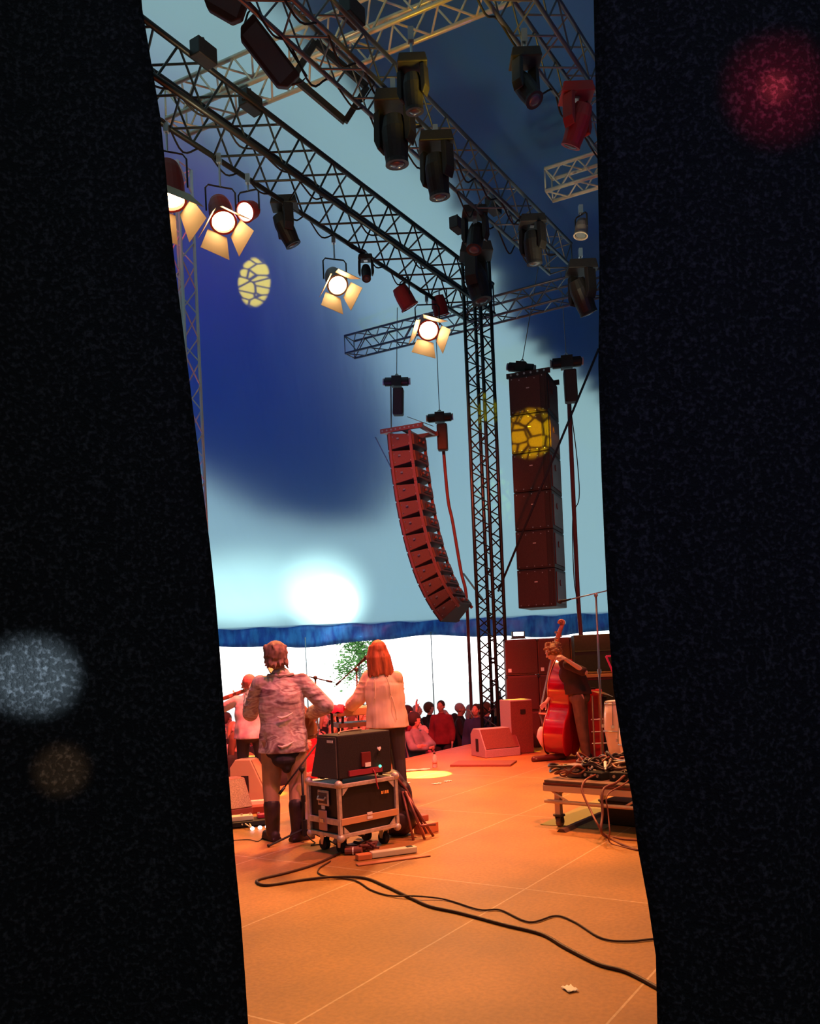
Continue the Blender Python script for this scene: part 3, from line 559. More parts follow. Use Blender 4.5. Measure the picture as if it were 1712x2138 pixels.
# right column: six big boxes
MD = 17.0; xa = Vector((.93, .36, 0)).normalized(); corner = P(1162, 1270, 16.4)
lx, ly = -xa, Vector((-xa.y, xa.x, 0))
bw, bd, bh = .74, 1.0, .745
zb_ = 2.48
lf_dir = Vector((-.93, .37, 0)).normalized(); rt_dir = Vector((.37, .93, 0)).normalized()
for k in range(6):
    c = Vector((corner.x, corner.y, zb_+bh*(k+.5)))+lf_dir*bw/2+rt_dir*bd/2
    M = Matrix(((-lf_dir.x, rt_dir.x, 0, c.x), (-lf_dir.y, rt_dir.y, 0, c.y), (0, 0, 1, c.z), (0, 0, 0, 1)))
    t = thing('subwoofer', '%s big brown bass box of the straight hanging speaker column' % ('bottom', 'second from bottom', 'third from bottom', 'third from top', 'second from top', 'topmost')[k], 'speaker', M, 'straight hanging speaker column')
    b = MB(); b.box((0, 0, 0), (bw, bd, bh*.985)); b.build('cabinet', spk, t, bevel=.012)
    b = MB(); b.box((-.06, -bd/2-.006, 0), (bw*.8, .012, bh*.9)); b.build('side_panel', spk_g, t, bevel=.004)
    b = MB(); b.box((bw*.42, -bd/2-.008, 0), (.04, .015, bh*.97)); b.build('rigging_bar', spk, t)
    b = MB()
    for i in range(5):
        b.tube((-bw*.42+i*bw*.2, -bd/2-.02, bh*.43-(i % 2)*.03), (-bw*.42+i*bw*.2, -bd/2, bh*.43-(i % 2)*.03), .011, 6)
        b.tube((-bw*.42+i*bw*.2, -bd/2-.02, -bh*.43), (-bw*.42+i*bw*.2, -bd/2, -bh*.43), .011, 6)
    b.build('bolt', steel, t)
    b = MB(); b.box((0, -bd/2-.014, .12), (.06, .008, .018)); b.build('badge', white_lab, t)
    b = MB(); b.box((bw/2+.008, 0, 0), (.016, bd*.8, bh*.8)); b.tube((bw/2+.016, -.1, .1), (bw/2+.03, -.1, .1), .06, 12); b.build('connector_panel', mat('red_brown_panel', (.12, .03, .02), .5), t)
ctr = Vector((corner.x, corner.y, zb_+bh*6))+lf_dir*bw/2+rt_dir*bd/2
t = thing('flying_frame', 'bolted flying frame on top of the straight speaker column', 'rigging frame', Matrix(((-lf_dir.x, rt_dir.x, 0, ctr.x), (-lf_dir.y, rt_dir.y, 0, ctr.y), (0, 0, 1, ctr.z), (0, 0, 0, 1))))
b = MB()
for y_ in (-.42, .42): b.box((0, y_, .05), (bw*1.15, .06, .09))
for x_ in (-.3, .3): b.box((x_, 0, .05), (.06, .84, .07))
b.build('beam', spk, t)
b = MB()
for i in range(6): b.tube((-.33+i*.13, -.47, .05), (-.33+i*.13, -.44, .05), .02, 8)
b.build('bolt', steel, t)
hoist(P(1088, 768, 16.9), (.85, -.3, -.2), 'chain hoist with round pale end above the left edge of the straight column', 9.2)
hoist(P(1183, 757, 17.2), (.93, -.1, .02), 'large chain hoist above the right edge of the straight column', 9.2, sz=1.15)
mb = MB(); mb.path(spline([P(1188, 835, 17.6), P(1193, 950, 17.6), P(1200, 1100, 17.6), P(1207, 1250, 17.5), P(1213, 1330, 17.4), P(1217, 1420, 17.4), P(1219, 1520, 17.3), G(1222, 1664, -1.17)]), .045, 8)
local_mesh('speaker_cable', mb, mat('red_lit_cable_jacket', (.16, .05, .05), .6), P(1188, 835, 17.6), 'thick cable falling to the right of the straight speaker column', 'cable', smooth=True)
mb = MB(); mb.path(spline([P(1190, 840, 17.5), P(1205, 960, 17.6), P(1209, 1040, 17.6), P(1196, 1080, 17.6), P(1198, 1200, 17.5), P(1206, 1260, 17.4)]), .01, 6)
local_mesh('signal_cable', mb, rubber, P(1190, 840, 17.5), 'thin loose black cable beside the straight speaker column', 'cable', smooth=True)
# straps and ropes
def strap(a, b, r, label, m, name='tension_strap'):
    mb = MB(); a, b = Vector(a), Vector(b); mb.tube(a, b, r, 8); local_mesh(name, mb, m, a, label, 'strap', smooth=True)
navy = mat('dark_strap', (.02, .02, .03), .8)
strap(P(1250, 728, 15.4), P(1040, 1235, 16.3), .022, 'dark tension strap slanting in front of the straight column to the tower', navy)
strap(P(560, 480, 24.3), P(838, 1018, 22.0), .015, 'thin rope running down the blue canvas to the curved array', mat('pale_rope', (.35, .4, .45), .8), 'guy_rope')
strap(P(968, 1198, 18.3), P(1008, 1252, 17.0), .02, 'short teal strap between curved array and tower', mat('teal_strap', (.1, .3, .33), .7))
strap(P(850, 870, 18.2), P(905, 890, 18.3), .008, 'slack safety wire between the two hoists of the curved array', steel, 'safety_wire')
# ------------------------------------------------------------------ figures
DG = bpy.context
def bake(mb, name, voxel, smooth=2, keep=None):
    me = mb.mesh(name+'_raw'); o = bpy.data.objects.new('tmp', me); COL.objects.link(o)
    r = o.modifiers.new('r', 'REMESH'); r.mode = 'VOXEL'; r.voxel_size = voxel; r.use_smooth_shade = True
    if smooth: s = o.modifiers.new('s', 'SMOOTH'); s.factor = .5; s.iterations = smooth
    dg = DG.evaluated_depsgraph_get(); dg.update(); ev = o.evaluated_get(dg)
    out = bpy.data.meshes.new_from_object(ev); out.name = name
    bpy.data.objects.remove(o); bpy.data.meshes.remove(me)
    out.polygons.foreach_set('use_smooth', [True]*len(out.polygons)); return out
def cap(mb, a, b, ra, rb, n=12):
    a, b = Vector(a), Vector(b); mb.tube(a, b, ra, n, rb); mb.sph(a, ra, n, 8); mb.sph(b, rb, n, 8)
def chain(mb, pts, rs, n=12):
    for i in range(len(pts)-1): cap(mb, pts[i], pts[i+1], rs[i], rs[i+1], n)
def add_mesh(name, me, m, parent, loc=None):
    o = bpy.data.objects.new(name, me); COL.objects.link(o)
    if not me.materials: me.materials.append(m)
    o.parent = parent
    return o
V3 = Vector
def hand(mb, wrist, d, nrm, s=1.0, curl=0.6, side=1, fr=.0085):
    """palm and five fingers; d = direction of the palm, nrm = back of the hand"""
    d = V3(d).normalized(); nrm = V3(nrm); nrm = (nrm-d*nrm.dot(d)).normalized(); x = d.cross(nrm)*side; w_ = V3(wrist)
    for i in range(4):
        o_ = (i-1.5)*.019*s
        k0 = w_+x*o_*.7+d*.012*s; k1 = w_+x*o_+d*(.085-.004*abs(i-1))*s
        cap(mb, k0, k1, .013*s, .011*s, 8)
        L_ = [.042, .048, .044, .034][i]*s; c1, c2, c3 = curl*.6, curl*1.5, curl*2.3
        p = k1
        for c, l, r0, r1 in ((c1, L_, fr+.001, fr), (c2, L_*.68, fr, fr-.0007), (c3, L_*.5, fr-.0007, fr-.0015)):
            q_ = p+(d*math.cos(c)-nrm*math.sin(c))*l; cap(mb, p, q_, r0*s, r1*s, 8); p = q_
    b0 = w_+d*.025*s+x*-.022*s; b1 = b0+(d*.6-x*.8-nrm*.15).normalized()*.042*s; b2 = b1+(d*.85-x*.35-nrm*(.2+curl*.5)).normalized()*.034*s; b3 = b2+(d*.9-nrm*(.2+curl*.8)).normalized()*.026*s
    cap(mb, b0, b1, .013*s, .0115*s, 8); cap(mb, b1, b2, .0115*s, .0095*s, 8); cap(mb, b2, b3, .0095*s, .008*s, 8)
def head(mb, c, yaw=0.0, pitch=0.0, roll=0.0, s=1.0, neck=None):
    M = Matrix.Rotation(yaw, 3, 'Z') @ Matrix.Rotation(roll, 3, 'Y') @ Matrix.Rotation(pitch, 3, 'X'); c = V3(c)
    def e(p, r): mb.sph(c+M @ V3(p)*s, tuple(q*s for q in r), 16, 12, M=M)
    e((0, -.008, .02), (.074, .094, .098)); e((0, .02, -.03), (.06, .07, .085)); e((0, .045, -.075), (.034, .035, .03))
    e((0, .088, .0), (.026, .014, .012)); e((0, .104, -.018), (.012, .016, .014)); cap(mb, c+M @ V3((0, .088, .012))*s, c+M @ V3((0, .106, -.018))*s, .009*s, .012*s, 8)
    e((0, .083, .03), (.052, .018, .010)); e((0, .086, -.05), (.024, .012, .007)); e((0, .084, -.062), (.02, .012, .007))
    for k in (-1, 1): e((k*.076, -.004, -.005), (.010, .022, .032)); e((k*.045, .055, -.02), (.025, .025, .022)); e((k*.03, .078, .012), (.013, .012, .009))
    return M
def figure(j, hem=.82, jacket=.02, voxel=.009, shirt_x=1.0, sleeves=(1.0, 1.0), fold=1.0, legk=1.0):
    """j: joint dict; returns MB of body, top, trousers"""
    B = MB(); hw = j.get('hipw', .1)
    pel, che, nk, hc = [V3(j[k]) for k in ('pelvis', 'chest', 'neck', 'head')]
    up = (che-pel).normalized()
    B.sph(pel, (.155, .105, .12)); cap(B, pel, che, .115, .125, 16); B.sph(pel*.5+che*.5, (.14, .10, .14)); B.sph(che, (.165, .11, .15)); cap(B, j['shl'], j['shr'], .05, .05); cap(B, che, nk, .09, .055); cap(B, nk, hc, .055, .055)
    M = head(B, hc, *j.get('face', (0, 0, 0)))
    for k in 'lr':
        s_, e_, w_ = V3(j['sh'+k]), V3(j['el'+k]), V3(j['wr'+k]); chain(B, [s_, e_, w_], [.05, .038, .026])
        hd_, hn = j['hd'+k]; hand(B, w_, hd_, hn, 1.0, j.get('curl'+k, .6), 1 if k == 'l' else -1)
        h_, kn, an, to = V3(j['hip'+k]), V3(j['kn'+k]), V3(j['an'+k]), V3(j['to'+k])
        chain(B, [h_, kn, an], [.085, .055, .038]); cap(B, an-V3((0, 0, .03)), to, .04, .03)
    T = MB(); g = jacket
    T.sph(che, (.168*shirt_x+g, .115+g, .15+g)); cap(T, j['shl'], j['shr'], .048+g*.6, .048+g*.6); cap(T, che, nk-V3((0, 0, .03)), .10+g, .062+g)
    # body of the shirt as stacked slices down to the hem
    hemc = V3((pel.x, pel.y, hem)); n_ = 22; NS = 30; k0 = len(T.v)
    for i in range(n_+1):
        t0 = i/n_; c_ = che.lerp(hemc, t0)+V3((0, 0, .10*(1-t0))); shp = min(1, .70+t0*2.2); wst = 1-.07*math.exp(-((t0-.55)/.2)**2)
        for m in range(NS):
            q_ = 2*math.pi*m/NS; wr = 1+fold*(.035*math.sin(q_*5+t0*4+1)+.03*math.sin(q_*3-t0*7)+.02*math.sin(t0*19+q_*2)+.035*t0*math.sin(q_*8))
            T.v.append(V3((c_.x+(.160+.02*t0+g)*shirt_x*shp*wst*wr*math.cos(q_), c_.y+(.112+.03*t0+g)*shp*wst*wr*math.sin(q_), c_.z)))
    for i in range(n_):
        for m in range(NS): T.f.append((k0+i*NS+m, k0+i*NS+(m+1) % NS, k0+(i+1)*NS+(m+1) % NS, k0+(i+1)*NS+m))
    T.f.append(tuple(k0+m for m in range(NS))); T.f.append(tuple(reversed([k0+n_*NS+m for m in range(NS)])))
    for q, k in enumerate('lr'):
        s_, e_, w_ = V3(j['sh'+k]), V3(j['el'+k]), V3(j['wr'+k]); f = sleeves[q]
        if f > .5:
            e2 = e_.lerp(w_, (f-.5)*2*.93); chain(T, [s_, e_, e2], [.052+g*.7, .044+g*.9, .034+g])
            for u_ in (.25, .5, .75): T.sph(s_.lerp(e_, u_)+V3((0, 0, .004)), (.052+g*.95, .052+g*.95, .03)); T.sph(e_.lerp(e2, u_), (.044+g, .044+g, .026))
        else:
            e2 = s_.lerp(e_, f*2*.95); chain(T, [s_, e2], [.055+g, .05+g])
    Q = MB()
    Q.sph(pel, (.165, .118, .14)); 
    for k in 'lr':
        h_, kn, an = V3(j['hip'+k]), V3(j['kn'+k]), V3(j['an'+k]); chain(Q, [h_, kn, an+V3((0, 0, j.get('trz', .02)))], [.098*legk, .068*legk, .058*legk]); cap(Q, pel, h_, .11, .1)
    return B, T, Q
def shoe(j, k, high=.0):
    S_ = MB(); an, to = V3(j['an'+k]), V3(j['to'+k]); d = to-an; d.z = 0
    if high: cap(S_, an+V3((0, 0, high)), an, .078, .064)
    cap(S_, V3((an.x, an.y, .05))-d*.25, V3((to.x, to.y, .042)), .05, .04); S_.sph(V3((an.x, an.y, .07)), (.052, .06, .06)); 
    S_.prism([(-.045, 0), (.045, 0), (.048, .03), (-.048, .03)], 0, -.06, d.length*1.05+.02, frame((an.x-d.x*.15, an.y-d.y*.15, 0), d))
    return S_
def stand(H=1.78, **kw):
    s = H/1.78
    j = dict(pelvis=(0, 0, .95*s), chest=(0, 0, 1.30*s), neck=(0, .0, 1.50*s), head=(0, .015, 1.66*s), shl=(-.17, 0, 1.43*s), shr=(.17, 0, 1.43*s),
             ell=(-.23, 0, 1.14*s), elr=(.23, 0, 1.14*s), wrl=(-.24, .1, .9*s), wrr=(.24, .1, .9*s), hdl=((0, .2, -1), (-1, 0, 0)), hdr=((0, .2, -1), (1, 0, 0)),
             hipl=(-.095, 0, .9*s), hipr=(.095, 0, .9*s), knl=(-.12, .02, .5*s), knr=(.12, .02, .5*s), anl=(-.13, -.02, .085), anr=(.13, -.02, .085), tol=(-.16, .14, .035), tor=(.16, .14, .035))
    j.update(kw); return j
skin = mat('skin', (0.62, 0.38, 0.28), 0.55, noise_amt=0.08, noise_scale=12)
# pattern material of the long shirt
def camo():
    m = bpy.data.materials.new('patterned_shirt_cloth'); m.use_nodes = True; n = m.node_tree; b = n.nodes['Principled BSDF']; L = n.links.new
    t = n.nodes.new('ShaderNodeTexCoord'); mp = n.nodes.new('ShaderNodeMapping'); mp.inputs['Scale'].default_value = (1.3, 1.3, 4.2); nz = n.nodes.new('ShaderNodeTexNoise'); nz.inputs['Scale'].default_value = 2.1; nz.inputs['Detail'].default_value = 3; nz.inputs['Distortion'].default_value = .6
    L(t.outputs['Object'], mp.inputs[0]); L(mp.outputs[0], nz.inputs['Vector']); cr = n.nodes.new('ShaderNodeValToRGB'); e = cr.color_ramp.elements; cr.color_ramp.interpolation = 'LINEAR'
    e[0].position = .36; e[0].color = (.20, .10, .12, 1); e[1].position = .44; e[1].color = (.62, .50, .50, 1)
    for p, c in ((.52, (.40, .24, .25)), (.56, (.66, .56, .54)), (.63, (.26, .12, .13)), (.67, (.7, .62, .6))): x = e.new(p); x.color = (*c, 1)
    L(nz.outputs[0], cr.inputs[0]); L(cr.outputs[0], b.inputs['Base Color']); b.inputs['Roughness'].default_value = .85
    n2 = n.nodes.new('ShaderNodeTexNoise'); n2.inputs['Scale'].default_value = 9; bp = n.nodes.new('ShaderNodeBump'); bp.inputs['Strength'].default_value = .6; bp.inputs['Distance'].default_value = .03; L(n2.outputs[0], bp.inputs['Height']); L(bp.outputs[0], b.inputs['Normal'])
    return m
def assemble(t, j, top_m, trou_m, shoe_m, hair_mb, hair_m, hem=.82, jacket=.02, shirt_x=1.0, sleeves=(1, 1), vox=.008, high=0, hair_vox=.009, top_name='shirt', skin_m=None, hair_smooth=1, legk=1.0, fold=1.0):
    B, T, Q = figure(j, hem, jacket, shirt_x=shirt_x, sleeves=sleeves, legk=legk, fold=fold)
    add_mesh('body', bake(B, 'body', .0065, 1), skin_m or skin, t)
    o = add_mesh(top_name, bake(T, top_name, vox, 3), top_m, t)
    o2 = add_mesh('trousers', bake(Q, 'trousers', vox, 3), trou_m, t)
    for k in 'lr': add_mesh('shoe', bake(shoe(j, k, high), 'shoe', .008, 1), shoe_m, t)
    if hair_mb: add_mesh('hair', bake(hair_mb, 'hair', hair_vox, hair_smooth), hair_m, t)
    return o, o2
# --- man in the patterned shirt
mloc = G(601, 1752)
j = stand(1.80, trz=.24, head=(-.035, -.01, 1.675), face=(.5, -.1, 0), chest=(0, 0, 1.31), ell=(-.30, .14, 1.16), wrl=(-.30, .36, 1.32), hdl=((-.2, .5, .8), (-1, 0, 0)), curll=1.0,
          elr=(.40, -.02, 1.20), wrr=(.27, .24, 1.13), hdr=((-.6, .7, -.3), (.4, .3, .8)), curlr=.9, knl=(-.13, .03, .5), knr=(.11, .0, .5), anl=(-.13, -.02, .085), anr=(.10, -.10, .085), tol=(-.20, .10, .035), tor=(.22, -.02, .035), shl=(-.19, 0, 1.44), shr=(.19, 0, 1.44))
man = thing('person', 'person with short hair in a long blotchy patterned shirt, playing with back to us', 'person', Matrix.Translation(mloc) @ Matrix.Rotation(R(6), 4, 'Z'))
H_ = MB(); c = V3(j['head'])
H_.sph(c+V3((0, -.022, .03)), (.112, .12, .12)); H_.sph(c+V3((-.03, -.05, -.03)), (.075, .065, .075)); H_.sph(c+V3((.035, -.05, -.02)), (.065, .06, .08)); rr = random.Random(2)
for i in range(60):
    a = rr.uniform(0, 6.28); z = rr.uniform(-.09, .12); q = V3((math.cos(a)*.108, math.sin(a)*.105-.03, z)); 
    if q.y < .05: cap(H_, c+q*.85, c+q*1.04+V3((0, 0, -.03)), .016, .006, 6)
camo_m = camo(); tan_trou = mat('rust_brown_trousers', (.42, .24, .15), .8, noise_amt=.2, noise_scale=7, bump=.3)
o1, o2 = assemble(man, j, camo_m, tan_trou, mat('dark_boot_leather', (.05, .03, .03), .5, noise_amt=.4, noise_scale=12), H_, mat('greying_brown_hair', (.30, .16, .13), .7, noise_amt=.5, noise_scale=30, stretch=(1, 1, .3)), hem=.80, jacket=.035, shirt_x=1.05, high=.24, legk=1.22)
b = MB(); b.sph((0, -.02, .80), (.185, .135, .09)); b.sph((-.0, -.05, .74), (.12, .13, .08)); b.sph((.02, -.07, .68), (.05, .08, .07)); o = add_mesh('dark_undershirt', bake(b, 'tail', .01, 2), mat('dark_blue_cloth', (.03, .025, .04), .9), man)
# collar, back vent lines
b = MB(); b.path([(.10, .04, 1.50), (.11, -.03, 1.505), (.0, -.09, 1.50), (-.11, -.03, 1.505), (-.10, .04, 1.50)], .02, 8); b.build('collar', camo_m, man, smooth=True)
for dx, dz in ((.02, 1.14), (.015, .88)):
    b = MB(); b.path([(dx-.06, -.178, dz-.005), (dx-.02, -.185, dz-.02), (dx+.03, -.183, dz-.005), (dx+.08, -.165, dz+.025)], [.004, .014, .011, .003], 8); b.build('pale_print', mat('pale_print_cloth', (.8, .66, .6), .8), man, smooth=True)
# guitar in front of him
gm = frame(mloc+V3((.10, .36, 1.10)), (.36, -.58, -.52), (0.3, .4, .2))
gt = thing('electric_guitar', 'electric guitar held in front of the man in the patterned shirt, headstock beside his head', 'guitar', gm)
wood_red = mat('guitar_sunburst', (.25, .06, .02), .25, coat=.5)
out = [(0.02*0, 0)]
poly = []
for i in range(40):
    a = 2*math.pi*i/40; rx = .24+.02*math.cos(2*a); rz = .155+.035*math.cos(2*a+.1); poly.append((rx*math.cos(a)+.06, rz*math.sin(a)))
b = MB(); b.prism(poly, 1, -.02, .025); b.build('body', wood_red, gt, bevel=.008)
b = MB(); b.box((-.42, .02, 0), (.62, .025, .05)); b.build('neck', mat('maple', (.5, .32, .15), .4), gt)
b = MB(); b.prism([(-.73, -.03), (-.92, -.02), (-.9, .05), (-.73, .03)], 1, .01, .03); b.build('headstock', mat('maple', (.5, .32, .15), .4), gt)
b = MB()
for i in range(6): b.tube((-.76-i*.025, .02, .03), (-.76-i*.025, .02, .065), .007, 6)
b.build('tuning_peg', steel, gt)
b = MB(); b.box((.06, .03, 0), (.03, .02, .09)); b.box((-.03, .03, 0), (.03, .02, .08)); b.build('pickup', rubber, gt)
b = MB()
for i in range(6): b.tube((.12, .036, -.02+i*.008), (-.74, .036, -.015+i*.006), .0008, 4)
b.build('strings', steel, gt)
# --- singer
sd = 9.5; sx = P(800, 1500, sd).x; sloc = V3((sx, sd, 0))
j = stand(1.76, head=(-.03, .0, 1.69), face=(.75, 0, 0), neck=(-.02, .0, 1.51), shl=(-.14, .06, 1.42), shr=(.16, -.03, 1.40), ell=(-.26, .10, 1.19), wrl=(-.38, .25, 1.09), hdl=((-.5, .6, -.35), (0, .2, 1)), curll=.5,
          elr=(.16, .20, 1.14), wrr=(-.12, .38, 1.09), hdr=((-.7, .5, -.3), (0, .2, 1)), curlr=.5, pelvis=(.05, .0, .95), chest=(.02, 0, 1.30), hipl=(-.06, 0, .9), hipr=(.14, 0, .9), knl=(-.03, .05, .5), knr=(.16, .02, .5), anl=(-.02, -.02, .085), anr=(.18, -.04, .085), tol=(-.10, .12, .035), tor=(.1, .1, .035))
sing = thing('person', 'singer with long red hair in a loose cream shirt standing at the keyboards', 'person', Matrix.Translation(sloc))
H_ = MB(); c = V3(j['head']); H_.sph(c+V3((.01, -.02, .03)), (.097, .108, .11)); rr = random.Random(5)
for i in range(110):
    a = rr.uniform(-.9, 3.4); r_ = .085+rr.uniform(0, .02); 
    x0 = c+V3((math.cos(a)*.08, -math.sin(a)*.08-.01, .06)); x1 = c+V3((math.cos(a)*r_*1.15+.01, -math.sin(a)*r_*1.05-.02, -.06)); x2 = c+V3((math.cos(a)*r_*1.35+.03, -math.sin(a)*r_*1.0-.03, -.20-rr.uniform(0, .08)))
    chain(H_, [x0, x1, x2], [.020, .018, .008], 6)
cream = mat('cream_shirt_cloth', (.85, .62, .45), .85, noise_amt=.12, noise_scale=4, stretch=(3, 3, .6), bump=.5)
assemble(sing, j, cream, mat('dark_jeans', (.04, .03, .035), .8), mat('dark_shoe', (.03, .02, .02), .5), H_, mat('long_red_hair', (.55, .13, .05), .55, noise_amt=.55, noise_scale=26, stretch=(1, 1, .15), bump=.4), hem=.86, jacket=.042, shirt_x=1.06, sleeves=(.92, .92))
for a_, b_ in (((.06, -.175, 1.42), (.10, -.19, 1.22)), ((-.07, -.165, 1.40), (-.08, -.18, 1.18)), ((.11, -.15, 1.2), (.15, -.17, .95))):
    b = MB(); b.path(spline([a_, (V3(a_)+V3(b_))*.5+V3((.01, -.008, 0)), b_]), .006, 6); b.build('shirt_fold', cream, sing, smooth=True)
# --- bassist, head bent, curly hair, behind the double bass
bloc = G(1196, 1590); bloc.x += .12
j = stand(1.74, pelvis=(.02, .02, .94), chest=(-.08, .05, 1.28), neck=(-.18, .06, 1.47), head=(-.34, .06, 1.61), face=(1.35, -.5, 0), shl=(-.16, -.14, 1.42), shr=(-.08, .20, 1.40),
          ell=(.06, -.30, 1.30), wrl=(-.21, -.28, 1.50), hdl=((-.75, .1, .5), (.4, -.6, .6)), curll=1.0, elr=(-.25, .34, 1.08), wrr=(-.44, .24, .86), hdr=((-.6, -.2, -.5), (.2, .8, .2)), curlr=.8,
          hipl=(-.02, -.08, .9), hipr=(.05, .1, .9), knl=(.0, -.10, .5), knr=(.09, .12, .5), anl=(.06, -.10, .085), anr=(.12, .16, .085), tol=(-.06, -.16, .035), tor=(-.02, .12, .035))
bassm = thing('person', 'bassist in dark clothes with curly hair bent over the double bass', 'person', Matrix.Translation(bloc))
H_ = MB(); c = V3(j['head']); H_.sph(c+V3((.02, 0, .03)), (.105, .105, .10)); rr = random.Random(9)
for i in range(90):
    v = V3((rr.gauss(0, 1), rr.gauss(0, 1), rr.gauss(.25, 1))).normalized(); 
    if v.z > -.5: H_.sph(c+V3((.015, 0, .02))+v*rr.uniform(.095, .135), rr.uniform(.018, .034), 8, 6)
bt, bq = assemble(bassm, j, mat('dark_brown_tshirt', (.06, .025, .02), .85, noise_amt=.3, noise_scale=6), mat('brown_jeans', (.20, .10, .06), .8, noise_amt=.3, noise_scale=8, bump=.3), mat('dark_shoe', (.03, .02, .02), .5), H_, mat('curly_brown_hair', (.30, .15, .06), .7, noise_amt=.5, noise_scale=40), hem=.98, jacket=.018, sleeves=(.45, .45), hair_smooth=0)
b = MB()
pts = [(.02+.168*math.cos(a), .02+.125*math.sin(a), 1.0) for a in [i*2*math.pi/24 for i in range(25)]]
b.path(pts, .018, 6); b.build('belt', mat('pale_belt', (.6, .4, .3), .5), bassm, smooth=True)
b = MB(); b.path([(.02, -.115, 1.0), (.04, -.13, .93), (.05, -.13, .88)], [.018, .022, .008], 8); b.build('belt_cloth', mat('pale_belt', (.6, .4, .3), .5), bassm, smooth=True)
# --- double bass
bass = thing('double_bass', 'red double bass held upright by the bassist', 'double bass', frame(G(1152, 1584)+V3((0, 0, .0)), (1, 0, 0)))
bF = V3((-.85, .527, 0)); bW = V3((.527, .85, 0)); tilt = Matrix.Rotation(R(5.5), 4, 'Y')
BM = tilt @ Matrix(((bF.x, bW.x, 0, 0), (bF.y, bW.y, 0, 0), (0, 0, 1, .06), (0, 0, 0, 1)))
redw = mat('red_varnish', (.45, .008, .03), .14, spec=.7, coat=1.0, noise_amt=.25, noise_scale=3, stretch=(1, 1, 5))
redb = mat('red_varnish_back', (.5, .008, .02), .38, spec=.4, noise_amt=.15, noise_scale=3)
ctl = [(0, .06), (.14, .03), (.27, .10), (.335, .28), (.30, .44), (.205, .56), (.185, .66), (.225, .76), (.255, .84), (.235, .95), (.17, 1.06), (.09, 1.15), (.035, 1.20)]
ctl = [(a*1.12, b_*1.2) for a, b_ in ctl]
side_ = [(p.x, p.z) for p in spline([(a, 0, b_) for a, b_ in ctl], 6)]
outl = side_+[(-a, b_) for a, b_ in reversed(side_)]
def outline_mesh(x0, x1, dome=0, inset=0):
    mb = MB(); n_ = len(outl)
    cxz = (0, .72)
    def pt(p, x, k): return V3((x, cxz[0]+(p[0]-cxz[0])*k, cxz[1]+(p[1]-cxz[1])*k))
    return mb, n_, pt
RD = .30
b, n_, pt = outline_mesh(0, 0)
b.v = [BM @ pt(p, 0, 1) for p in outl]+[BM @ pt(p, -RD*(1 if p[1] < 1.05 else 1-(p[1]-1.05)*.8), 1) for p in outl]
b.f = [(i, (i+1) % n_, n_+(i+1) % n_, n_+i) for i in range(n_)]; b.build('ribs', redw, bass, smooth=True)
b = MB(); rings = [(1.03, 0), (1.03, .012), (.9, .03), (.6, .042), (.2, .05)]
for k, x in rings: b.v += [BM @ pt(p, x, k) for p in outl]
b.f = [(r_*n_+i, r_*n_+(i+1) % n_, (r_+1)*n_+(i+1) % n_, (r_+1)*n_+i) for r_ in range(len(rings)-1) for i in range(n_)]+[tuple(range(4*n_, 5*n_))]; b.build('top_plate', mat('orange_spruce', (.5, .12, .03), .3, coat=.6), bass, smooth=True)
b = MB(); rings = [(1.03, 0), (1.03, -.012), (.9, -.022), (.6, -.03), (.2, -.032)]
for k, x in rings: b.v += [BM @ pt(p, x-RD*(1 if p[1] < 1.05 else 1-(p[1]-1.05)*.8), k) for p in outl]
b.f = [(r_*n_+i, r_*n_+(i+1) % n_, (r_+1)*n_+(i+1) % n_, (r_+1)*n_+i) for r_ in range(len(rings)-1) for i in range(n_)]+[tuple(range(4*n_, 5*n_))]; b.build('back_plate', redb, bass, smooth=True)
b = MB(); b.path([BM @ V3(p) for p in ((-.06, 0, 1.36), (.0, 0, 1.43), (.02, 0, 1.5), (.01, 0, 1.72))], [.05, .035, .026, .022], 10); b.build('neck', redb, bass, smooth=True)
b = MB(); b.path([BM @ V3(p) for p in ((.11, 0, 1.0), (.095, 0, 1.2), (.055, 0, 1.5), (.035, 0, 1.76))], [.035, .03, .025, .02], 8); b.build('fingerboard', mat('pale_lit_ebony', (.35, .14, .09), .3), bass, smooth=True)
b = MB(); b.path([BM @ V3(p) for p in ((.01, 0, 1.70), (.0, 0, 1.80), (-.03, 0, 1.90), (-.06, 0, 1.98))], [.03, .04, .034, .03], 10)
for i in range(18):
    a = i*.42; r_ = .045-.002*i; b.tube(BM @ V3((-.05+r_*math.cos(a), -.035, 2.0+r_*math.sin(a))), BM @ V3((-.05+r_*math.cos(a), .035, 2.0+r_*math.sin(a))), .017, 8)
b.build('scroll', mat('pale_scroll_wood', (.6, .22, .14), .3, coat=.5), bass, smooth=True)
for i in range(4):
    b = MB(); s_ = 1 if i % 2 else -1; z = 1.76+i*.045; b.tube(BM @ V3((0, 0, z)), BM @ V3((0, s_*.09, z)), .008, 8); b.tube(BM @ V3((0, s_*.09, z)), BM @ V3((0, s_*.11, z)), .02, 8); b.build('tuning_peg', mat('pale_brass', (.8, .6, .45), .3, .6), bass)
b = MB(); b.prism([(-.09, .05), (.09, .05), (.05, .17), (-.05, .17)], 0, -.008, .008, BM @ Matrix.Translation((.10, 0, .43)) @ Matrix.Rotation(R(90), 4, 'Y') @ Matrix.Rotation(R(90), 4, 'X')); 
b = MB(); b.add([BM @ V3(p) for p in ((.04, -.11, .60), (.04, .11, .60), (.23, .05, .60), (.23, -.05, .60), (.04, -.11, .62), (.04, .11, .62), (.23, .05, .62), (.23, -.05, .62))], [(0, 1, 2, 3), (7, 6, 5, 4), (0, 4, 5, 1), (1, 5, 6, 2), (2, 6, 7, 3), (3, 7, 4, 0)]); b.build('bridge', mat('maple_bridge', (.75, .45, .3), .4), bass)
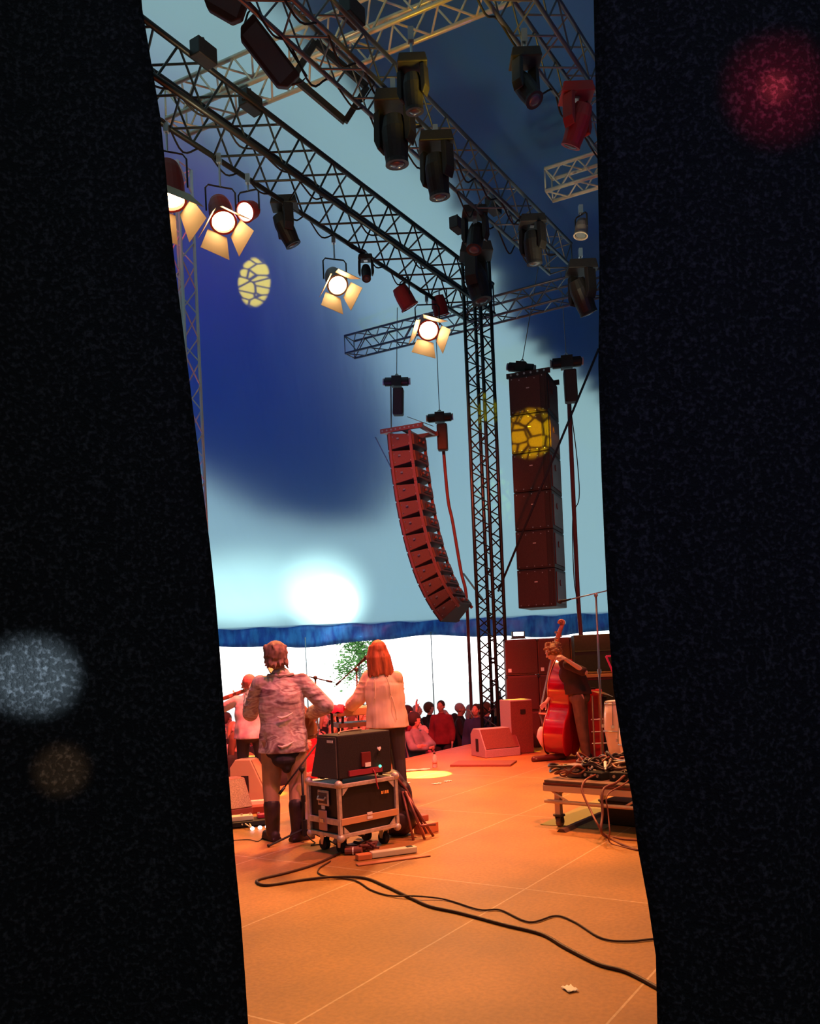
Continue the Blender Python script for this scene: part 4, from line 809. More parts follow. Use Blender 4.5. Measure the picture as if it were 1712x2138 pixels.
b = MB(); b.path([BM @ V3(p) for p in ((.05, 0, .06), (.10, 0, .16), (.13, 0, .32))], [.02, .035, .03], 8); b.build('tailpiece', rubber, bass, smooth=True)
b = MB()
for i in range(4): b.path([BM @ V3(p) for p in ((.13, -.02+i*.013, .32), (.235, -.03+i*.02, .61), (.05, -.015+i*.01, 1.72))], .003, 4)
b.build('strings', steel, bass)
b = MB(); b.tube(BM @ V3((-.1, 0, .05)), BM @ V3((-.1, 0, -.05)), .01, 8); b.build('endpin', steel, bass)
tc_ = BM @ V3((.13, -.02, .30)); b = MB(); b.path([V3((0, 0, .10)), V3((.0, 0, .05)), V3((-.02, 0, -.05)), V3((.01, 0, -.16)), V3((.03, 0, -.24))], [.02, .055, .06, .04, .01], 10)
o = b.build('towel', mat('white_towel', (.85, .72, .66), .9, noise_amt=.1, noise_scale=20, bump=.5), smooth=True); o.location = bass.matrix_basis.translation+tc_+V3((-.05, -.04, .02)); tag(o, 'white towel tucked behind the tailpiece of the red double bass', 'towel')
# --- musician beyond, left
j = stand(1.62, head=(0, .02, 1.47), neck=(0, 0, 1.34), chest=(0, -.0, 1.16), pelvis=(0, -.05, .86), face=(1.3, -.25, 0), shl=(-.16, 0, 1.27), shr=(.16, 0, 1.27), ell=(-.34, .06, 1.18), wrl=(-.16, .20, 1.28), hdl=((-.9, .0, .1), (0, 0, 1)), elr=(.22, .12, 1.02), wrr=(.05, .25, 1.15), hdr=((-.8, .2, .2), (0, 0, 1)), curll=1.0)
fl = thing('person', 'musician with pinkish hair and pale shirt half hidden behind the man in patterned shirt', 'person', Matrix.Translation(V3((P(522, 1500, 10.4).x, 10.4, 0))) @ Matrix.Scale(.94, 4))
H_ = MB(); H_.sph(V3(j['head'])+V3((.01, -.01, .03)), (.095, .10, .105)); H_.sph(V3(j['head'])+V3((.05, -.0, -.02)), (.06, .08, .08))
assemble(fl, j, mat('white_shirt_cloth', (.72, .66, .62), .85, noise_amt=.3, noise_scale=6, col2=(.4, .3, .36)), mat('dark_jeans', (.04, .03, .035), .8), mat('dark_shoe', (.03, .02, .02), .5), H_, mat('pinkish_brown_hair', (.42, .16, .14), .7), hem=.78, jacket=.02, vox=.011)
# fiddle under his chin
fd = P(490, 1450, 10.5); t = thing('fiddle', 'small dark fiddle held out to the left by the half hidden musician', 'fiddle', frame(fd, (-.93, .1, -.30)))
b = MB(); b.prism([(-.17, -.09), (-.05, -.10), (0, -.06), (.05, -.08), (.14, -.07), (.17, 0), (.14, .07), (.05, .08), (0, .06), (-.05, .10), (-.17, .09), (-.2, 0)], 2, -.02, .02); b.build('body', mat('fiddle_varnish', (.3, .12, .06), .3, coat=.5), t, bevel=.008)
b = MB(); b.box((.28, 0, .015), (.26, .022, .018)); b.sph((.42, 0, .01), (.03, .018, .022)); b.build('neck', rubber, t)
b = MB(); b.box((0.0, 0, .04), (.006, .05, .03)); b.build('bridge', mat('maple_bridge', (.75, .45, .3), .4), t)

# ------------------------------------------------------------------ crowd
HC = dict(dark=(.03, .02, .018), brown=(.12, .06, .03), grey=(.35, .33, .32), fair=(.45, .3, .16), ginger=(.4, .14, .05))
TC = dict(black=(.015, .014, .016), navy=(.02, .03, .09), red=(.5, .02, .03), grey=(.25, .25, .26), white=(.75, .72, .7), teal=(.02, .3, .28), maroon=(.2, .02, .03), pink=(.7, .15, .25), orange=(.6, .2, .05))
hair_mats = {k: mat(k+'_crowd_hair', c, .8) for k, c in HC.items()}; top_mats = {k: mat(k+'_crowd_top', c, .9, noise_amt=.25, noise_scale=8) for k, c in TC.items()}
skins = [mat('crowd_skin_%d' % i, c, .6) for i, c in enumerate(((.60, .34, .25), (.66, .42, .32), (.5, .28, .19)))]
poses = {
 'with arms down': stand(1.72),
 'with raised hands': stand(1.72, ell=(-.33, .12, 1.52), wrl=(-.22, .22, 1.78), hdl=((0, 0, 1), (0, -1, 0)), elr=(.33, .12, 1.52), wrr=(.22, .22, 1.78), hdr=((0, 0, 1), (0, -1, 0)), curll=.15, curlr=.15),
 'holding a hand to the face': stand(1.72, ell=(-.26, .16, 1.20), wrl=(-.08, .22, 1.46), hdl=((.2, -.2, 1), (0, 1, 0)), elr=(.24, .08, 1.14), wrr=(.02, .24, 1.16), hdr=((-1, .1, 0), (0, 1, 0))),
 'leaning with folded arms': stand(1.72, ell=(-.25, .16, 1.18), wrl=(.06, .26, 1.20), hdl=((1, 0, 0), (0, 1, 0)), elr=(.25, .16, 1.18), wrr=(-.06, .28, 1.15), hdr=((-1, 0, 0), (0, 1, 0))),
}
proto = {}
def hairs(style, hc):
    H = MB(); H.sph(hc+V3((0, -.022, .032)), (.088, .102, .10))
    if style == 'long haired':
        for a in range(9):
            q = math.pi+math.pi*a/8; x = V3((math.cos(q)*.08, math.sin(q)*.075, 0)); chain(H, [hc+x*.9+V3((0, 0, .03)), hc+x*1.15+V3((0, -.01, -.10)), hc+x*1.3+V3((0, -.01, -.22))], [.035, .034, .02], 8)
    elif style == 'capped': H.sph(hc+V3((0, .09, .055)), (.07, .07, .012)); H.sph(hc+V3((0, -.01, .05)), (.094, .108, .085))
    elif style == 'bushy haired': H.sph(hc+V3((0, -.03, .03)), (.13, .125, .13))
    return H
for pn, jj in poses.items():
    B, T, Q = figure(jj, hem=.84, jacket=.022, fold=.6, sleeves=((.42, .42) if 'raised' in pn else (.9, .9)))
    proto[pn] = (bake(B, 'crowd_body', .013, 0), bake(T, 'crowd_top', .024, 2), bake(Q, 'crowd_trousers', .03, 1))
hproto = {st: bake(hairs(st, V3(poses['with arms down']['head'])), 'crowd_hair', .02, 1) for st in ('short haired', 'long haired', 'capped', 'bushy haired')}
for ms in list(proto.values()):
    for me in ms: me.materials.append(skins[0])
for me in hproto.values(): me.materials.append(hair_mats['dark'])
darkt = mat('crowd_trouser_cloth', (.02, .02, .03), .9)
def slot(o, m): o.material_slots[0].link = 'OBJECT'; o.material_slots[0].material = m
rnd = random.Random(11)
def person(loc, rot, sc, pn, st, hk, tk, label, group, skin_i=0):
    t = thing('person', label, 'person', Matrix.Translation(loc) @ Matrix.Rotation(rot, 4, 'Z') @ Matrix.Scale(sc, 4), group)
    for nm, me, m in (('body', proto[pn][0], skins[skin_i]), ('top', proto[pn][1], top_mats[tk]), ('trousers', proto[pn][2], darkt), ('hair', hproto[st], hair_mats[hk])):
        o = bpy.data.objects.new(nm, me); COL.objects.link(o); o.parent = t; slot(o, m)
    return t
rows = 20; total = 0
for r_ in range(rows):
    bb = .62+r_*.60; ppl = []
    a = -9+rnd.uniform(0, .3)
    while a < 14:
        p = S(a, bb+rnd.uniform(-.14, .14), -1.2); hp = p+V3((0, 0, 1.7))
        if p.y > 9 and p.y < 19.6 and (p-S(-1.3, .42, -1.2)).length > .62 and not (P(920, 1459, 17.6).xy-p.xy).length < .6 and not (P(993, 1466, 16.4).xy-p.xy).length < .6:
            x, y = PX(hp)
            if 390 < x < 1062 and (p-V3((tw.x, 16.4, -1.2))).length > .75: ppl.append((x, p))
        a += rnd.uniform(.46, .62)
    ppl.sort(key=lambda q: q[0])
    for i, (x, p) in enumerate(ppl):
        if total >= 230: break
        rv = rnd.random(); pn = 'with arms down' if rv < .5 else ('with raised hands' if rv < .54 else ('holding a hand to the face' if rv < .75 else 'leaning with folded arms'))
        st = rnd.choice(['short haired', 'short haired', 'long haired', 'capped', 'bushy haired', 'long haired']); hk = rnd.choice(['dark', 'brown', 'brown', 'grey', 'fair', 'ginger'])
        tk = rnd.choice(['black', 'navy', 'black', 'red', 'grey', 'maroon', 'black', 'pink', 'orange'] if r_ < 5 else ['black', 'navy', 'black', 'grey', 'grey', 'maroon', 'teal', 'black', 'white'])
        lab = '%s spectator in %s top, %s from left in crowd row %s' % (st, tk, ORD[i+1], ('one nearest the stage', 'two', 'three', 'four', 'five', 'six', 'seven', 'eight', 'nine', 'ten', 'eleven', 'twelve', 'thirteen', 'fourteen', 'fifteen', 'sixteen', 'seventeen', 'eighteen', 'nineteen', 'twenty')[r_])
        face = math.atan2(-ND.y, -ND.x)-math.pi/2+rnd.uniform(-.35, .35)
        person(p, face, rnd.uniform(.9, 1.08), pn, st, hk, tk, lab, 'crowd below the stage', rnd.randrange(3)); total += 1
# taller ones that stick out
for px, py, d, tk, hk, lab in ((920, 1459, 17.6, 'maroon', 'dark', 'spectator in maroon top raised on shoulders above the crowd, right of the singer'), (993, 1466, 16.4, 'navy', 'dark', 'tall spectator in a navy top at the foot of the tall tower')):
    c = P(px, py, d); sc = 1.0; person(V3((c.x, d, c.z-1.76*sc)), R(160), sc, 'with arms down', 'short haired', hk, tk, lab, None, 2)
# platform people stand on behind the crowd so the raised figures are carried
for px, py, d in ((920, 1459, 17.6), (993, 1466, 16.4)):
    c = P(px, py, d); z = c.z-1.76; b = MB(); b.box((0, 0, (z+1.2)/2), (.6, .5, z+1.2)); o = b.build('wooden_crate', mat('crate_wood', (.2, .13, .08), .8)); o.location = (c.x, d, -1.2); tag(o, 'wooden crate under the '+('raised spectator right of the singer' if px < 950 else 'tall spectator by the tower foot'), 'crate')
# big floral shirt person close to the stage, waving arms
p = S(-1.3, .42, -1.2); rb = person(p, R(205), 1.0, 'with raised hands', 'short haired', 'dark', 'red', 'spectator in red shirt with raised hands at the stage edge right of singer', None)
# ------------------------------------------------------------------ speakers and monitors on the stage
cab_red = mat('red_brown_cabinet', (.16, .05, .035), .7, noise_amt=.2, noise_scale=60)
grey_side = mat('grey_cabinet_side', (.36, .32, .30), .7, noise_amt=.15, noise_scale=80)
def stack_box(c, xd, sz, label, sticker=True, group='bass speakers stacked at the back of the stage'):
    t = thing('stacked_speaker', label, 'speaker', frame(c, xd), group); w_, d_, h_ = sz
    b = MB(); b.box((0, 0, 0), sz); b.build('cabinet', cab_red, t, bevel=.012)
    b = MB(); b.box((0, -d_/2-.008, 0), (w_*.93, .016, h_*.9)); b.build('grille', mat('red_brown_grille', (.12, .035, .025), .75, noise_amt=.3, noise_scale=150), t, bevel=.004)
    if sticker: b = MB(); b.box((-w_*.38, -d_/2-.02, -h_*.36), (.055, .006, .06)); b.build('white_sticker', white_lab, t)
    for s_ in (-1, 1): b = MB(); b.box((s_*w_*.48, -d_/2-.004, h_*.46), (.03, .02, .03)); b.build('corner', black_metal, t)
    return t
sd_ = 14.65; base = P(1066, 1560, sd_); bx = base.x; zt = P(1066, 1335, sd_).z; hh_ = zt/3; ww = P(1127, 1400, sd_).x-bx
sdir = V3((1, -.06, 0)).normalized()
for r_ in range(3):
    for c_ in range(3):
        stack_box(V3((bx+ww*(c_+.5)*.998, sd_+.35-.06*ww*c_, hh_*(r_+.5))), sdir, (ww*.985, .6, hh_*.985), 'red-brown bass speaker, %s of the %s stack of the wall left to right' % (('bottom', 'middle', 'top')[r_], ('left', 'second', 'third')[c_]))
# sidefill cabinet in front of it
c = P(1078, 1508, 14.0); t = thing('side_fill_speaker', 'brown speaker cabinet with grey side standing in front of the stacked speakers', 'speaker', frame((c.x, 14.0, 0), (.93, .37, 0)))
hz = P(1078, 1460, 14.0).z; b = MB(); b.box((0, .0, hz/2), (.40, .36, hz)); b.build('cabinet', grey_side, t, bevel=.012)
b = MB(); b.box((0.0, -.187, hz/2), (.385, .012, hz*.95)); b.build('front', cab_red, t)
b = MB(); b.box((0.02, -.198, hz*.78), (.09, .012, .07)); b.build('handle', rubber, t)
# wedges
def wedge(c, xd, w_, d_, h_, label, face_m=None, side_m=None, grp='floor monitor wedges'):
    t = thing('floor_monitor', label, 'floor monitor', frame(c, xd), grp)
    pr = [(-d_/2, 0), (d_/2, 0), (d_/2, h_*.28), (d_*.12, h_), (-d_*.32, h_), (-d_/2, h_*.8)]
    b = MB(); b.prism(pr, 0, -w_/2, w_/2); b.build('cabinet', side_m or grey_side, t, bevel=.01)
    n_ = V3((0, h_*.72, d_*.38)).normalized(); m_ = V3((0, (d_/2+d_*.12)/2, h_*.64))
    L_ = math.hypot(h_*.72, d_*.38); K = Matrix(((1, 0, 0, m_.x), (0, -d_*.38/L_, n_.y, m_.y+n_.y*.006), (0, h_*.72/L_, n_.z, m_.z+n_.z*.006), (0, 0, 0, 1)))
    b = MB(); b.box((0, 0, 0), (w_*.94, L_*.92, .014), K); b.build('grille', face_m or cab_red, t)
    for s_ in (-1, 1):
        b = MB(); b.box((s_*(w_/2+.003), -.02, h_*.42), (.008, .09, .2)); b.build('handle', rubber, t)
        b = MB(); b.box((s_*(w_/2-.02), -d_/2-.003, h_*.4), (.02, .006, h_*.7)); b.build('edge_trim', black_metal, t)
    return t
wc = G(1035, 1577); wedge(V3((wc.x, wc.y, 0)), (-.93, -.37, 0), .62, .52, .44, 'floor monitor with brown grille and grey side on the stage in front of the tower', grp='floor monitor wedges')
b = MB(); b.box((0, 0, .015), (.9, .5, .03)); o = b.build('stage_plate', mat('dark_red_plate', (.2, .08, .05), .7), bevel=.005); q = G(1010, 1596); o.matrix_basis = frame(q, (.93, -.3, 0)); tag(o, 'low dark red board under the wedge in front of the tower', 'board')
wc = G(532, 1668); wedge(V3((wc.x, wc.y, 0)), (-.2, -.98, 0), .45, .42, .50, 'yellow-lit upright floor monitor left of the man in the patterned shirt', face_m=mat('olive_grille', (.3, .25, .12), .7), side_m=mat('olive_cabinet', (.45, .38, .2), .7))
wc = G(486, 1712); wedge(V3((wc.x-.12, wc.y+.05, 0)), (-.8, -.6, 0), .5, .45, .42, 'floor monitor with dotted tan grille cut by the left drape', face_m=mat('tan_grille', (.5, .34, .2), .7, noise_amt=.5, noise_scale=120), side_m=mat('red_box_side', (.25, .06, .04), .6))
# dark cabinets at the right behind the mic stand
def plain_box(name, c, xd, sz, m, label, cat, parts=()):
    t = thing(name, label, cat, frame(c, xd)); b = MB(); b.box((0, 0, sz[2]/2), sz); b.build('case', m, t, bevel=.012)
    for nm, pc, ps, pm in parts: b = MB(); b.box(pc, ps); b.build(nm, pm, t, bevel=.004)
    return t
c = P(1243, 1500, 14.3); z0 = P(1243, 1402, 14.3).z; z1 = P(1243, 1334, 14.3).z
c1 = P(1236, 1500, 13.8); zc1 = P(1236, 1402, 13.8).z
plain_box('amplifier_cabinet', (c1.x+.12, 13.8, 0), (1, -.1, 0), (.62, .5, zc1), mat('brown_red_cab', (.14, .045, .03), .7, noise_amt=.3, noise_scale=30), 'brown amplifier cabinet behind the tall microphone stand', 'amplifier', (('grille', (0, -.255, zc1*.5), (.54, .012, zc1*.8), grille), ('top_trim', (0, -.26, zc1*.95), (.6, .02, .05), mat('rust_trim', (.4, .16, .1), .6))))
plain_box('black_case', (c1.x+.2, 13.95, zc1+.002), (1, -.1, 0), (.85, .5, z1-z0+.05), lamp_black, 'black case on top of the brown amplifier cabinet at the right', 'case', (('lid_edge', (0, -.255, (z1-z0)*.6), (.84, .01, .02), black_metal),))
c2 = P(1228, 1535, 13.0); z2 = P(1228, 1440, 13.0).z
t = plain_box('red_amplifier', (c2.x+.06, 13.0, 0), (1, -.2, 0), (.34, .4, z2), mat('bright_red_tolex', (.6, .015, .015), .5), 'bright red amplifier with orange edge behind the bassist', 'amplifier', (('edge_trim', (.13, -.205, z2*.5), (.05, .012, z2*.95), mat('orange_trim', (.8, .25, .12), .5)), ('black_panel', (.2, -.18, z2*.5), (.07, .06, z2*.8), rubber), ('top_handle', (0, 0, z2+.015), (.16, .05, .03), rubber)))
# pink lit music stand
c = P(1275, 1360, 12.4); t = thing('music_stand', 'pink-lit tilted panel on a stand at the right drape', 'music stand', Matrix.Translation((c.x, 12.4, 0)))
za, zb2 = P(1270, 1370, 12.4).z, P(1280, 1412, 12.4).z
b = MB(); 
for a_, b_ in (((-.07, 0, za), (.1, 0, za)), ((-.07, 0, za), (.04, 0, zb2)), ((.1, 0, za), (.04, 0, zb2))): b.tube(a_, b_, .016, 6)
b.build('frame', mat('pink_panel', (.8, .05, .25), .5), t); b = MB(); b.tube((.04, .02, 0), (.04, .02, za), .012, 8); b.build('pole', black_metal, t)
# blue-white work lamp on the speaker wall
c = V3((P(1084, 1327, 14.6).x, 14.75, zt+.003)); t = thing('wash_lamp', 'small blue-white glowing lamp on top of the left speaker stack', 'lamp', Matrix.Translation(c))
b = MB(); b.box((0, 0, .07), (.22, .14, .12)); b.build('housing', lamp_black, t, bevel=.01); b = MB(); b.box((0, -.075, .085), (.17, .012, .06)); b.build('lens', emis('cold_lamp_glow', (.75, .88, 1), 14), t)
b = MB(); b.box((0, 0, .01), (.26, .1, .015)); b.build('foot', black_metal, t)
# ------------------------------------------------------------------ flight case and amp
C0 = V3((-.633, 7.1, 0)); cx2 = V3((.74, .673, 0)); 
CM = frame(C0, cx2); cw, cd, ch, cz = .62, .42, .445, .145    # local x along the right face, y away
t = thing('flight_case', 'black flight case with metal edges on castors in the middle of the stage', 'flight case', CM)
caseb = mat('black_case_laminate', (.02, .015, .013), .5, noise_amt=.2, noise_scale=50); caseal = mat('worn_case_aluminium', (.72, .62, .5), .42, .35, noise_amt=.25, noise_scale=25)
b = MB(); b.box((cw/2, cd/2, cz+ch/2), (cw-.015, cd-.015, ch-.015)); b.build('body', caseb, t)
e = .032
def edge(a, b_): 
    m_ = MB(); a, b_ = V3(a), V3(b_); c_ = (a+b_)/2; d_ = b_-a; m_.box(c_, (abs(d_.x)+e, abs(d_.y)+e, abs(d_.z)+e)); m_.build('edge_rail', caseal, t, bevel=.004)
for z in (cz+.016, cz+ch-.016):
    edge((.016, .0, z), (cw-.016, .0, z)); edge((0, .016, z), (0, cd-.016, z)); edge((cw, .016, z), (cw, cd-.016, z)); edge((.016, cd, z), (cw-.016, cd, z))
for x, y in ((0, 0), (cw, 0), (0, cd), (cw, cd)): edge((x, y, cz+.03), (x, y, cz+ch-.03))
b = MB(); b.box((cw/2, -.01, cz+ch*.30), (cw, .022, .055)); b.build('lid_rail', mat('orange_lit_rail', (.75, .42, .2), .45, .3), t, bevel=.003)  # orange stage light painted into the rail on this face
b = MB(); b.box((-.01, cd/2, cz+ch*.30), (.022, cd, .05)); b.build('lid_rail', caseal, t, bevel=.003)
for x, y in ((0, 0), (cw, 0), (0, cd)):
    for z in (cz, cz+ch): b = MB(); b.sph((x, y, z), .035, 10, 8); b.build('ball_corner', caseal, t, smooth=True)
b = MB()
for sx_, sz_ in ((0, 0), (1, 0), (0, 1), (1, 1)):
    x = .03 if sx_ == 0 else cw-.03; z = cz+.035 if sz_ == 0 else cz+ch-.035; dx = 1 if sx_ == 0 else -1; dz = 1 if sz_ == 0 else -1
    b.prism([(x, z), (x+dx*.06, z), (x, z+dz*.06)], 1, -.012, -.002)
b.build('corner_plate', caseal, t)
for z in (.34, .262):
    b = MB(); b.box((cw*.48, -.024, cz+ch*z*.98+.02), (.055, .006, .022)); b.build('tape_label', white_lab, t)
# recessed handle and butterfly latch on the left side
b = MB(); b.box((-.006, cd/2, cz+ch*.72), (.012, .15, .13)); b.build('handle_dish', caseal, t, bevel=.006)
b = MB(); b.box((-.014, cd/2, cz+ch*.72), (.008, .11, .09)); b.build('handle_recess', mat('dark_recess', (.08, .06, .05), .5), t)
b = MB(); b.path([(-.02, cd/2-.05, cz+ch*.75), (-.035, cd/2-.045, cz+ch*.70), (-.035, cd/2+.045, cz+ch*.70), (-.02, cd/2+.05, cz+ch*.75)], .009, 8); b.build('handle_grip', steel, t)
b = MB(); b.box((-.02, cd/2, cz+ch*.30), (.014, .11, .17)); b.build('latch', mat('dull_latch', (.5, .3, .24), .4, .3), t, bevel=.006)
b = MB(); b.box((-.03, cd/2, cz+ch*.30), (.014, .05, .03)); b.build('latch_wing', steel, t)
b = MB(); b.box((-.012, cd/2, cz+ch*.54), (.006, .045, .03)); b.build('tape_label', white_lab, t)
# orange printed letters on the right face
b = MB()
for i in range(4): b.box((cw*.74+i*.022, -.004, cz+ch*.72), (.014 if i != 1 else .006, .004, .026))
b.build('stencil_print', mat('orange_print', (1, .5, .1), .6), t)
for x, y in ((.08, .09), (cw-.08, .09), (.08, cd-.09), (cw-.08, cd-.09)):
    b = MB(); b.box((x, y, cz-.012), (.09, .08, .02)); b.prism([(y-.03, cz-.02), (y+.03, cz-.02), (y+.02, .05), (y-.01, .05)], 0, x-.032, x-.026); b.prism([(y-.03, cz-.02), (y+.03, cz-.02), (y+.02, .05), (y-.01, .05)], 0, x+.026, x+.032); f_ = b.build('castor_fork', steel, t)
    b = MB(); b.tube((x-.022, y+.005, .052), (x+.022, y+.005, .052), .052, 18); b.build('castor_wheel', rubber, f_, smooth=False)
# amp: trapezoid side, sloping front away from us
az = cz+ch+.016
t = thing('keyboard_amplifier', 'black amplifier with sloping front and green pilot light on the flight case', 'amplifier', CM @ Matrix.Translation((0, 0, az)))
aw, ah = .60, .385
pr = [(.02, .02), (cd-.0, .02), (cd-.13, ah), (.02, ah)]
b = MB(); b.prism(pr, 0, .02, aw); b.build('cabinet', mat('black_amp_tolex', (.018, .013, .012), .8, noise_amt=.3, noise_scale=120, bump=.2), t, bevel=.012)
b = MB(); b.box((.02+.005, cd*.42, ah*.5), (.012, .30, ah*.9)); 
b = MB(); b.prism([(.03, .03), (cd-.03, .03), (cd-.145, ah-.015), (.03, ah-.015)], 0, .008, .02); b.build('side_grille', mat('grey_amp_side', (.09, .075, .07), .8, noise_amt=.3, noise_scale=150), t)
b = MB(); b.box((.004, .10, ah-.05), (.004, .08, .022)); b.build('badge', white_lab, t)
b = MB(); b.box((.31, .012, ah*.42), (.10, .02, .12)); b.build('cooling_plate', mat('dark_red_plate2', (.16, .02, .02), .5), t, bevel=.004)
b = MB(); b.box((.32, .0, ah*.30), (.06, .008, .035)); b.build('paper_label', white_lab, t)
b = MB(); b.box((.30, .01, .06), (.36, .02, .045)); b.build('control_strip', mat('red_lit_strip', (.3, .03, .05), .5), t)
b = MB(); b.sph((.455, .0, ah*.225), .013, 10, 8); b.build('pilot_light', emis('green_pilot', (.08, .9, .4), 3), t)
b = MB(); b.prism([(0, -.022), (.02, 0), (.013, .014), (0, .006), (-.013, .014), (-.02, 0)], 1, -.002, .008, Matrix.Translation((.455, .0, ah*.62))); b.build('logo_badge', white_lab, t)
b = MB()
for x, y in ((.08, .08), (.52, .08), (.08, .33), (.52, .33)): b.tube((x, y, 0), (x, y, .022), .02, 10)
b.build('rubber_feet', rubber, t)
b = MB(); b.path(spline([(.375, .0, .07), (.38, -.02, .03), (.385, -.03, -.05), (.40, -.03, -.10)]), .006, 6); b.build('power_lead', mat('red_lead', (.5, .05, .06), .5), t, smooth=True)
o = MB().box((0, 0, 0), (.05, .09, .006)).build('black_adapter', rubber); o.matrix_basis = CM @ Matrix.Translation((.04, .03, az+.0))
bpy.data.objects.remove(o)
# papers / cable on top of the amp
b = MB(); b.path(spline([(.10, .10, .0), (.2, .2, .006), (.32, .12, .02), (.42, .2, .006), (.3, .27, .0)]), .006, 6); o = b.build('coiled_lead', mat('tan_lead', (.5, .3, .18), .6), smooth=True); o.matrix_basis = CM @ Matrix.Translation((0, 0, az+ah+.005)); tag(o, 'tan lead lying on top of the black amplifier', 'cable')
# dark bag / coat heap leaning behind the case
c = P(838, 1690, 7.95); t = thing('backpack', 'dark bulky backpack leaning against the right side of the flight case', 'bag', Matrix.Translation((c.x-.02, 7.85, 0)))
b = MB(); b.sph((-.05, 0, .30), (.15, .16, .31)); b.sph((.0, .02, .16), (.17, .17, .17)); b.sph((-.07, 0, .50), (.10, .12, .10)); b.sph((.06, -.03, .36), (.07, .1, .14)); add_mesh('bag_body', bake(b, 'bag', .014, 3), mat('dark_red_brown_nylon', (.05, .02, .018), .5, noise_amt=.6, noise_scale=9, bump=.6), t)
b = MB(); b.path(spline([(-.02, -.12, .56), (.08, -.10, .42), (.16, -.10, .22), (.24, -.12, .03)]), .012, 6); b.build('strap', mat('dark_red_strap', (.2, .05, .04), .6), t, smooth=True)
b = MB(); b.sph((.0, -.14, .15), (.10, .03, .08)); b.build('pocket', mat('dark_red_brown_nylon', (.05, .02, .018), .5), t, smooth=True)
# guitar stand / small folded stand right of it
c = G(882, 1752); t = thing('folded_instrument_stand', 'red-lit folded instrument stand right of the backpack', 'instrument stand', Matrix.Translation(c))
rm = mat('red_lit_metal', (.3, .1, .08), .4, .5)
for a_, b_ in (((-.13, .05, .42), (.02, -.02, .0)), ((-.16, .08, .42), (-.08, -.04, .0)), ((-.14, .06, .42), (.10, .10, .0)), ((-.02, 0, .12), (.12, .12, .10))): b = MB(); b.tube(a_, b_, .012, 8); b.build('leg', rm, t, smooth=True)
def clutter(name, px, py, sz, rot, m, label, cat, z=0, bev=.006):
    c = G(px, py); b = MB(); b.box((0, 0, sz[2]/2), sz); o = b.build(name, m, bevel=bev); o.location = (c.x, c.y, z+.001); o.rotation_euler.z = R(rot); tag(o, label, cat); return o
om = mat('orange_plastic', (.7, .22, .08), .5); cr_m = mat('cream_plastic', (.8, .7, .5), .5)
clutter('effects_box', 890, 1738, (.20, .12, .09), 35, om, 'orange box beside the folded stand, right of the flight case', 'effects pedal')
clutter('effects_box', 872, 1715, (.2, .1, .06), 35, mat('dark_orange', (.45, .12, .06), .5), 'darker orange box behind the orange one', 'effects pedal')
t = thing('power_strip', 'long cream power strip with black socket lying at the foot of the flight case', 'power strip', frame(G(822, 1786), (.92, .38, 0)))
b = MB(); b.box((0, 0, .03), (.40, .07, .05)); b.build('body', cr_m, t, bevel=.008); b = MB(); b.box((.14, 0, .056), (.05, .04, .008)); b.build('socket', rubber, t); b = MB(); b.box((-.26, 0, .025), (.12, .08, .045)); b.build('end_piece', om, t, bevel=.006)
clutter('wooden_board', 822, 1797, (.62, .07, .012), 22, mat('orange_board', (.55, .2, .1), .6), 'thin board under the long cream power strip', 'board')
t = thing('rolled_leads', 'bundle of dark rolled leads and plugs under the flight case front', 'cables', Matrix.Translation(G(752, 1782))); rr = random.Random(4)
b = MB()
for k in range(5): b.path(spline([(rr.uniform(-.14, .16), rr.uniform(-.03, .18), .02+rr.uniform(0, .05)) for _ in range(6)]), .012, 6)
b.build('leads', mat('dark_red_lead', (.12, .03, .025), .5), t, smooth=True); b = MB(); b.tube((-.12, -.03, .03), (.02, -.05, .035), .03, 10); b.build('plug', mat('dark_red_lead2', (.18, .05, .03), .5), t); b = MB(); b.tube((-.06, -.04, .03), (-.05, -.04, .03), .033, 10); b.build('pale_ring', white_lab, t)
for k, (px, py, rz, m, lab) in enumerate(((700, 1768, 60, white_lab, 'white crumpled cloth under the left wheel of the flight case'), (748, 1752, 70, mat('olive_white_bottle', (.6, .55, .3), .5), 'pale olive cloth hanging under the flight case'))):
    c = G(px, py); b = MB(); b.path(spline([(0, 0, .005), (.03, .01, .06), (.05, .03, .10), (.09, .05, .11)]), [.03]*24+[.02], 8); o = b.build('cloth_rag', m, smooth=True); o.location = c+V3((0, .02, .02)); o.rotation_euler.z = R(rz-60); tag(o, lab, 'cloth')
# ------------------------------------------------------------------ keyboards in front of the singer
kd = 10.0; t = thing('keyboard', 'stage keyboard on a stand in front of the red-haired singer', 'keyboard', frame((P(762, 1480, kd).x, kd, 0), (1, .35, 0)))
kz = P(760, 1474, kd).z
b = MB(); b.box((0, 0, kz-.05), (.75, .32, .09)); b.build('case', mat('orange_tan_case', (.5, .3, .15), .5), t, bevel=.01)
b = MB(); b.box((0, -.06, kz), (.70, .14, .016)); b.build('keys', white_lab, t)
b = MB()
for i in range(18): b.box((-.33+i*.039, -.03, kz+.012), (.016, .08, .012))
b.build('black_keys', rubber, t)
b = MB(); b.box((0, 0, kz-.20), (.72, .3, .05)); b.build('lower_tier', mat('brown_tier', (.2, .1, .06), .5), t)
for s_ in (-1, 1):
    b = MB(); b.tube((s_*.3, -.12, kz-.1), (s_*.3, .18, 0), .016, 8); b.tube((s_*.3, .14, kz-.1), (s_*.3, -.16, 0), .016, 8); b.build('stand_leg', black_metal, t)
c = P(692, 1480, 9.6); b = MB(); nn = 14
for i in range(nn+1):
    for k in range(9): x = -.13+.27*i/nn; y = -.12+.24*k/8; z = .03-.10*max(0, abs(y)-.07)/.05*(.7)+.012*math.sin(i*1.3+k); b.v.append(V3((x, y, z)))
